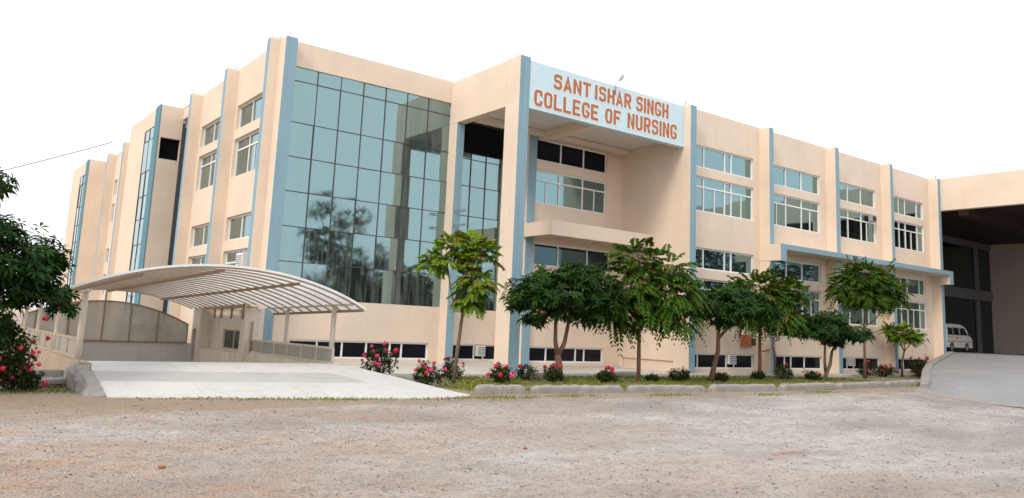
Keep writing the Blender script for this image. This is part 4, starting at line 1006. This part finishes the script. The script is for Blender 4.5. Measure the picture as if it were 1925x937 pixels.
# roses
def flower(mb, c, r):
    c = Vector(c); n_ = 16
    for k in range(n_):
        z = 1-1.7*(k+.5)/n_; a = k*2.4+random.uniform(-.3, .3); q = math.sqrt(max(0, 1-z*z))
        d = Vector((math.cos(a)*q, math.sin(a)*q, z)); s_ = d.cross(Vector((.1, .2, 1))).normalized(); u = s_.cross(d); w_ = r*.52
        m_ = c+d*r*random.uniform(.5, .72)
        mb.add([m_-u*w_, m_+s_*w_*.8+d*.1*r, m_+u*w_+d*.35*r, m_-s_*w_*.8+d*.1*r], [(0, 1, 2, 3)])
def rose(x, y, h, wd, nfl, label, pink=.4, nleaf=160, fr=.052):
    e = empty('rose_bush', (x, y, .2), label, 'rose bush', 'rose bushes in the garden')
    mb = MB(); tips = []
    for k in range(9):
        a = random.uniform(0, 6.28); r = wd*random.uniform(.3, 1); hh = h*random.uniform(.6, 1.05)
        p1 = (x+math.cos(a)*r*.4, y+math.sin(a)*r*.4, .2+hh*.5); p2 = (x+math.cos(a)*r, y+math.sin(a)*r, .2+hh)
        mb.tube([(x, y, .18), p1, p2], [.012, .009, .005], 5, False); tips.append(Vector(p2))
    mb.build('stem', M['bark'], e)
    P_, D = lobe_points([(x, y, .2+h*.42, wd*.85, wd*.85, h*.42)], nleaf)
    ex = np.array([tips[i % 9]+Vector((random.uniform(-.05, .05), random.uniform(-.05, .05), -random.uniform(0, .2)))for i in range(nleaf//4)]); P_ = np.concatenate([P_, ex])
    B_, D_ = [], []
    for k in range(5): B_.append(P_+RNG.normal(size=P_.shape)*.02); D_.append(unit(RNG.normal(size=P_.shape)+np.array([0, 0, .2])))
    B_, D_ = np.concatenate(B_), np.concatenate(D_); Ls = RNG.uniform(.05, .09, len(B_))
    Vv, Fc = leaves(B_, D_, np.tile([[0, .2, 1.]], (len(B_), 1)), Ls, Ls*.6)
    leaf_object('foliage', Vv, Fc, np.repeat(np.clip(RNG.normal(.35, .25, len(B_)), 0, 1), 4), M['leaf_rose'], e)
    # blooms sit on the camera-facing and upper side as well as round the bush
    for k in range(nfl):
        an = random.uniform(0, 6.28) if k % 2 else random.uniform(3.3, 5.6); t = tips[k] if k < 4 else Vector((x+math.cos(an)*wd*1.12, y+math.sin(an)*wd*1.12, .2+h*random.uniform(.25, .95)))
        mf = MB(); flower(mf, t, fr*random.uniform(.9, 1.45)); mf.build('bloom', M['petal_pink'] if random.random() < pink else M['petal'], e)
rs = [(13.75, -5.6, .95, .50, 13, 'large rose bush full of pink and crimson blooms nearest the apron', .6, 220), (13.95, -7.62, .62, .42, 9, 'low rose bush with pink blooms on the grass in front of the kerb block', .5, 150),
      (15.7, -5.9, .62, .38, 5, 'rose bush with red blooms just behind the slender leaning trunk', .2, 150), (16.36, -7.2, .60, .38, 9, 'bright crimson rose bush left of the big blue portico column', .4, 160),
      (18.3, -7.0, .50, .34, 3, 'rose bush with few red blooms against the forked trunk', .0, 150), (18.2, -5.9, .50, .40, 1, 'thin rose bush left of the forked trunk by the walkway', .0, 110),
      (20.16, -7.13, .48, .36, 4, 'rose bush with red blooms between the forked and the drooping trees', .0, 140), (23.5, -6.9, .50, .45, 1, 'dark flowerless rose bush left of the leaning red trunk', .5, 160),
      (22.28, -6.87, .28, .25, 0, 'small dark rose bush right of the drooping tree trunk', 0, 90), (25.6, -6.9, .36, .3, 0, 'small dark rose bush just right of the leaning red trunk', 0, 110),
      (28.2, -6.4, .36, .3, 0, 'small dark rose bush left of the thin straight red trunk', 0, 110), (29.9, -6.3, .62, .45, 1, 'tall dark rose bush right of the thin straight red trunk', 0, 170),
      (30.75, -6.9, .45, .38, 3, 'dark rose bush left of the double trunked tree', 0, 150), (37.3, -5.3, .72, .55, 5, 'dark red flowered rose bush right of the slender round crowned tree', .2, 200),
      (39.4, -5.0, .62, .55, 9, 'dark rose bush with many small red flowers near the ramp foot', .2, 200), (41.2, -5.6, 1.05, .5, 2, 'tall dark bush at the foot of the small young tree', 0, 260),
      (42.6, -5.1, .8, .5, 5, 'last red flowered bush before the curved ramp kerb', .1, 200)]
for a in rs: rose(a[0], a[1], a[2]*.92, a[3]*.86, *a[4:])
rose(5.35, -7.55, 1.35, .72, 20, 'big dark rose bush with crimson blooms at the left edge below the heavy tree', .1, 1200, .035)
rose(5.85, -7.6, .42, .28, 10, 'rose bush with crimson and pink blooms in front of the low planter wall', .3, 170, .045)

# trees across the yard behind the camera, seen mirrored in the glass
far = [(31.7, -36, 11.8, 2.5, 'tall thin crowned tree behind the photographer, mirrored in the middle of the glass wall', 900), (28.4, -36.5, 5.2, 2.0, 'low bushy tree mirrored at the left foot of the glass wall', 500), (34.6, -37, 8.0, 2.6, 'dark bushy tree mirrored right of the tall one', 700),
       (39.0, -38, 6.0, 2.6, 'low broad bush tree mirrored in the right foot of the glass wall', 500), (44, -39, 6.5, 2.8, 'broad bushy tree mirrored beside the portico column', 500), (50, -38, 7.5, 3.2, 'round bushy tree mirrored behind the portico', 600), (58, -37, 9.5, 3.6, 'mid height tree mirrored near the recess windows', 700)]
far += [(67, -36, 11.8, 4.2, 'broad tree mirrored in the first bay of the right wing', 900), (75, -37, 13, 4.4, 'tall tree mirrored in the second bay of the right wing', 1000), (83, -36, 14.5, 4.2, 'taller tree mirrored between the second and third bays', 1100),
        (92, -36, 14.5, 4.4, 'very tall tree mirrored in the third bay of the right wing', 1200), (101, -37, 15.5, 4.6, 'tallest tree mirrored in the fourth bay of the right wing', 1200), (111, -37, 15, 4.6, 'tall tree mirrored at the right end of the right wing', 1100), (121, -38, 14, 4.5, 'outermost tall tree mirrored in the porch glass', 900)]
for x, y, h, r, lab, n_ in far:
    t = empty('tree', (x, y, 0), lab, 'tree', 'trees across the yard')
    mb = MB(); mb.tube([(x, y, -.1), (x+.1, y, h*.4), (x-.1, y, h*.75)], [.12+h*.012, .1+h*.008, .05], 8)
    lobes = [(x, y, h*.45, r, r, h*.25), (x-.3*r, y, h*.7, r*.7, r*.7, h*.2), (x+.35*r, y, h*.62, r*.75, r*.75, h*.22), (x, y, h*.87, r*.5, r*.5, h*.13)]
    if h < 8: lobes = [(x, y, h*.45, r, r, h*.4), (x-.5*r, y, h*.6, r*.7, r*.7, h*.3), (x+.5*r, y, h*.6, r*.7, r*.7, h*.32)]
    if x < 32 and h > 10: # open, twiggy crown
        lobes = [(x+random.uniform(-1, 1)*r, y+random.uniform(-1, 1)*r, h*z_, .85, .85, .6) for z_ in (.3, .36, .42, .48, .55, .6, .66, .72, .78, .84, .9, .95, .5, .62, .75)]+[(x, y, h*.35, r, r, h*.2)]
    for l in lobes: mb.tube([(x, y, min(l[2]*.6, h*.7)), (l[0], l[1], l[2]), (l[0]+random.uniform(-.6, .6), l[1], l[2]+l[5])], [.07, .04, .015], 5, False)
    mb.build('trunk', M['bark'], t)
    P_, D = lobe_points(lobes, n_*5); di = unit(D+RNG.normal(size=D.shape)*.5); Ls = RNG.uniform(.22, .42, len(P_))*(1 if h < 8 else 1.15)
    Vv, Fc = leaves(P_, di, np.tile([[.1, .2, 1.]], (len(P_), 1)), Ls, Ls*.6)
    leaf_object('crown', Vv, Fc, np.repeat(np.clip(RNG.normal(.4, .2, len(P_)), 0, 1), 4), M['leaf_far'], t)

# grass on the bed, weeds at the apron edge
def blades(name, pts, hmin, hmax, label, tshift=0):
    n_ = len(pts); d = unit(RNG.normal(size=(n_, 3))*np.array([.5, .5, .15])+np.array([0, 0, 1.])); Ls = RNG.uniform(hmin, hmax, n_)
    Vv, Fc = leaves(pts, d, np.tile([[.5, .5, .1]], (n_, 1)), Ls, Ls*.16+.006, .1, .3)
    o = leaf_object(name, Vv, Fc, np.repeat(np.clip(RNG.normal(.5+tshift, .22, n_), 0, 1), 4), M['grass'], None)
    o['kind'] = 'stuff'; tag(o, label, 'grass'); return o
n_ = 26000; X = RNG.uniform(12.9, 34, n_); Y = RNG.uniform(-9.45, -4.85, n_)
keep = (np.sin(X*1.7+2*np.sin(Y*1.3))+np.sin(Y*2.9+X)+RNG.normal(0, .7, n_)) > -.6
keep &= ~((X < 14.2) & (Y < -6.5+(14.2-X)*1.0)) | (RNG.random(n_) < .0)
keep &= RNG.random(n_) < np.clip(1.25-(X-20)*.05, .35, 1)
blades('grass', np.stack([X, Y, np.full(n_, .205)], 1)[keep], .05, .13, 'short yellow green grass growing over the garden bed')
n_ = 2600; k_ = RNG.integers(0, 11, n_); cx_ = np.array([8.2, 9.3, 10.4, 11.0, 12.6, 13.9, 14.2, 16.0, 22.4, 25.3, 19.0])[k_]; cy_ = np.array([-9.5, -9.75, -9.95, -10.1, -10.3, -10.2, -10.4, -10.3, -10.9, -10.6, -10.5])[k_]
X = cx_+RNG.normal(0, .45, n_); Y = cy_+RNG.normal(0, .12, n_)
blades('weeds', np.stack([X, Y, np.array([gz(q) for q in Y])], 1), .02, .07, 'sparse weeds along the gravel edge', .05)
n_ = 900; X = RNG.uniform(5.0, 6.6, n_); Y = RNG.uniform(-8.2, -6.9, n_)
blades('weeds', np.stack([X, Y, np.full(n_, .18)], 1), .04, .10, 'low green weeds below the slab left of the apron', -.15)

# stones
def stones(n_, xr_, yr_, smin, smax, name, label, matsel):
    P0 = np.array([(0, 0, .5), (0, 0, -.2), (.5, 0, .1), (-.5, 0, .1), (0, .5, .1), (0, -.5, .1)]); F0 = np.array([(0, 2, 4), (0, 4, 3), (0, 3, 5), (0, 5, 2), (1, 4, 2), (1, 3, 4), (1, 5, 3), (1, 2, 5)])
    X = RNG.uniform(*xr_, n_); Y = yr_[0]+(yr_[1]-yr_[0])*RNG.random(n_)**1.4
    s_ = smin+(smax-smin)*RNG.random(n_)**8
    a = RNG.uniform(0, 6.28, n_); V = P0[None]*(1+RNG.normal(0, .18, (n_, 6, 3)))*np.stack([s_*1.3, s_, s_*.75], 1)[:, None]
    c, s2 = np.cos(a)[:, None], np.sin(a)[:, None]
    Vx = V[..., 0]*c-V[..., 1]*s2; Vy = V[..., 0]*s2+V[..., 1]*c
    Z = np.array([gz(q) for q in Y])
    V = np.stack([Vx+X[:, None], Vy+Y[:, None], V[..., 2]+Z[:, None]], -1).reshape(-1, 3)
    Fc = (F0[None]+(np.arange(n_)*6)[:, None, None]).reshape(-1, 3)
    o = leaf_object(name, V, Fc, np.repeat(RNG.random(n_), 8), matsel, None); o['kind'] = 'stuff'; tag(o, label, 'gravel')
m, nt, p = new_mat('stone'); at = N(nt, 'ShaderNodeAttribute', attribute_name='tint')
cc = ramp(nt, at.outputs['Fac'], [(0, (.07, .065, .065)), (.35, (.22, .20, .185)), (.6, (.42, .36, .31)), (.85, (.50, .46, .42)), (.95, (.42, .25, .18)), (1, (.42, .20, .13))])
nt.links.new(cc, p.inputs['Base Color']); p.inputs['Roughness'].default_value = .9; M['stone'] = m
stones(60000, (2, 40), (-21.5, -9.2), .007, .042, 'gravel_stones', 'loose grey and reddish stones scattered over the gravel', M['stone'])
M['brick'] = plain('brick_red', (.36, .12, .07), .9, 0, .25, 30)
# a few single bits of brick
for k, (x, y, s_, lab) in enumerate(((6.35, -14.9, .032, 'broken red brick bit on the gravel at the lower left'), (10.9, -15.2, .026, 'small red brick bit on the gravel near the middle'))):
    bm = bmesh.new(); bmesh.ops.create_icosphere(bm, subdivisions=2, radius=s_)
    for v_ in bm.verts: v_.co = Vector((v_.co.x*1.4, v_.co.y, v_.co.z*.6))*(1+random.uniform(-.15, .15))
    me = bpy.data.meshes.new('brick_bit'); bm.to_mesh(me); bm.free(); me.materials.append(M['brick'])
    o = bpy.data.objects.new('brick_bit', me); COL.objects.link(o); o.location = (x, y, gz(y)+.015); tag(o, lab, 'brick')
mb = MB(); mb.add([(11.42, -8.22, .455), (11.66, -8.30, .45), (11.68, -8.25, .455), (11.45, -8.15, .46), (11.5, -8.22, .485), (11.62, -8.26, .48)], [(0, 1, 5, 4), (1, 2, 5), (2, 3, 4, 5), (3, 0, 4)])
tag(mb.build('litter_scrap', M['red']), 'crumpled red scrap lying on the concrete apron', 'litter')
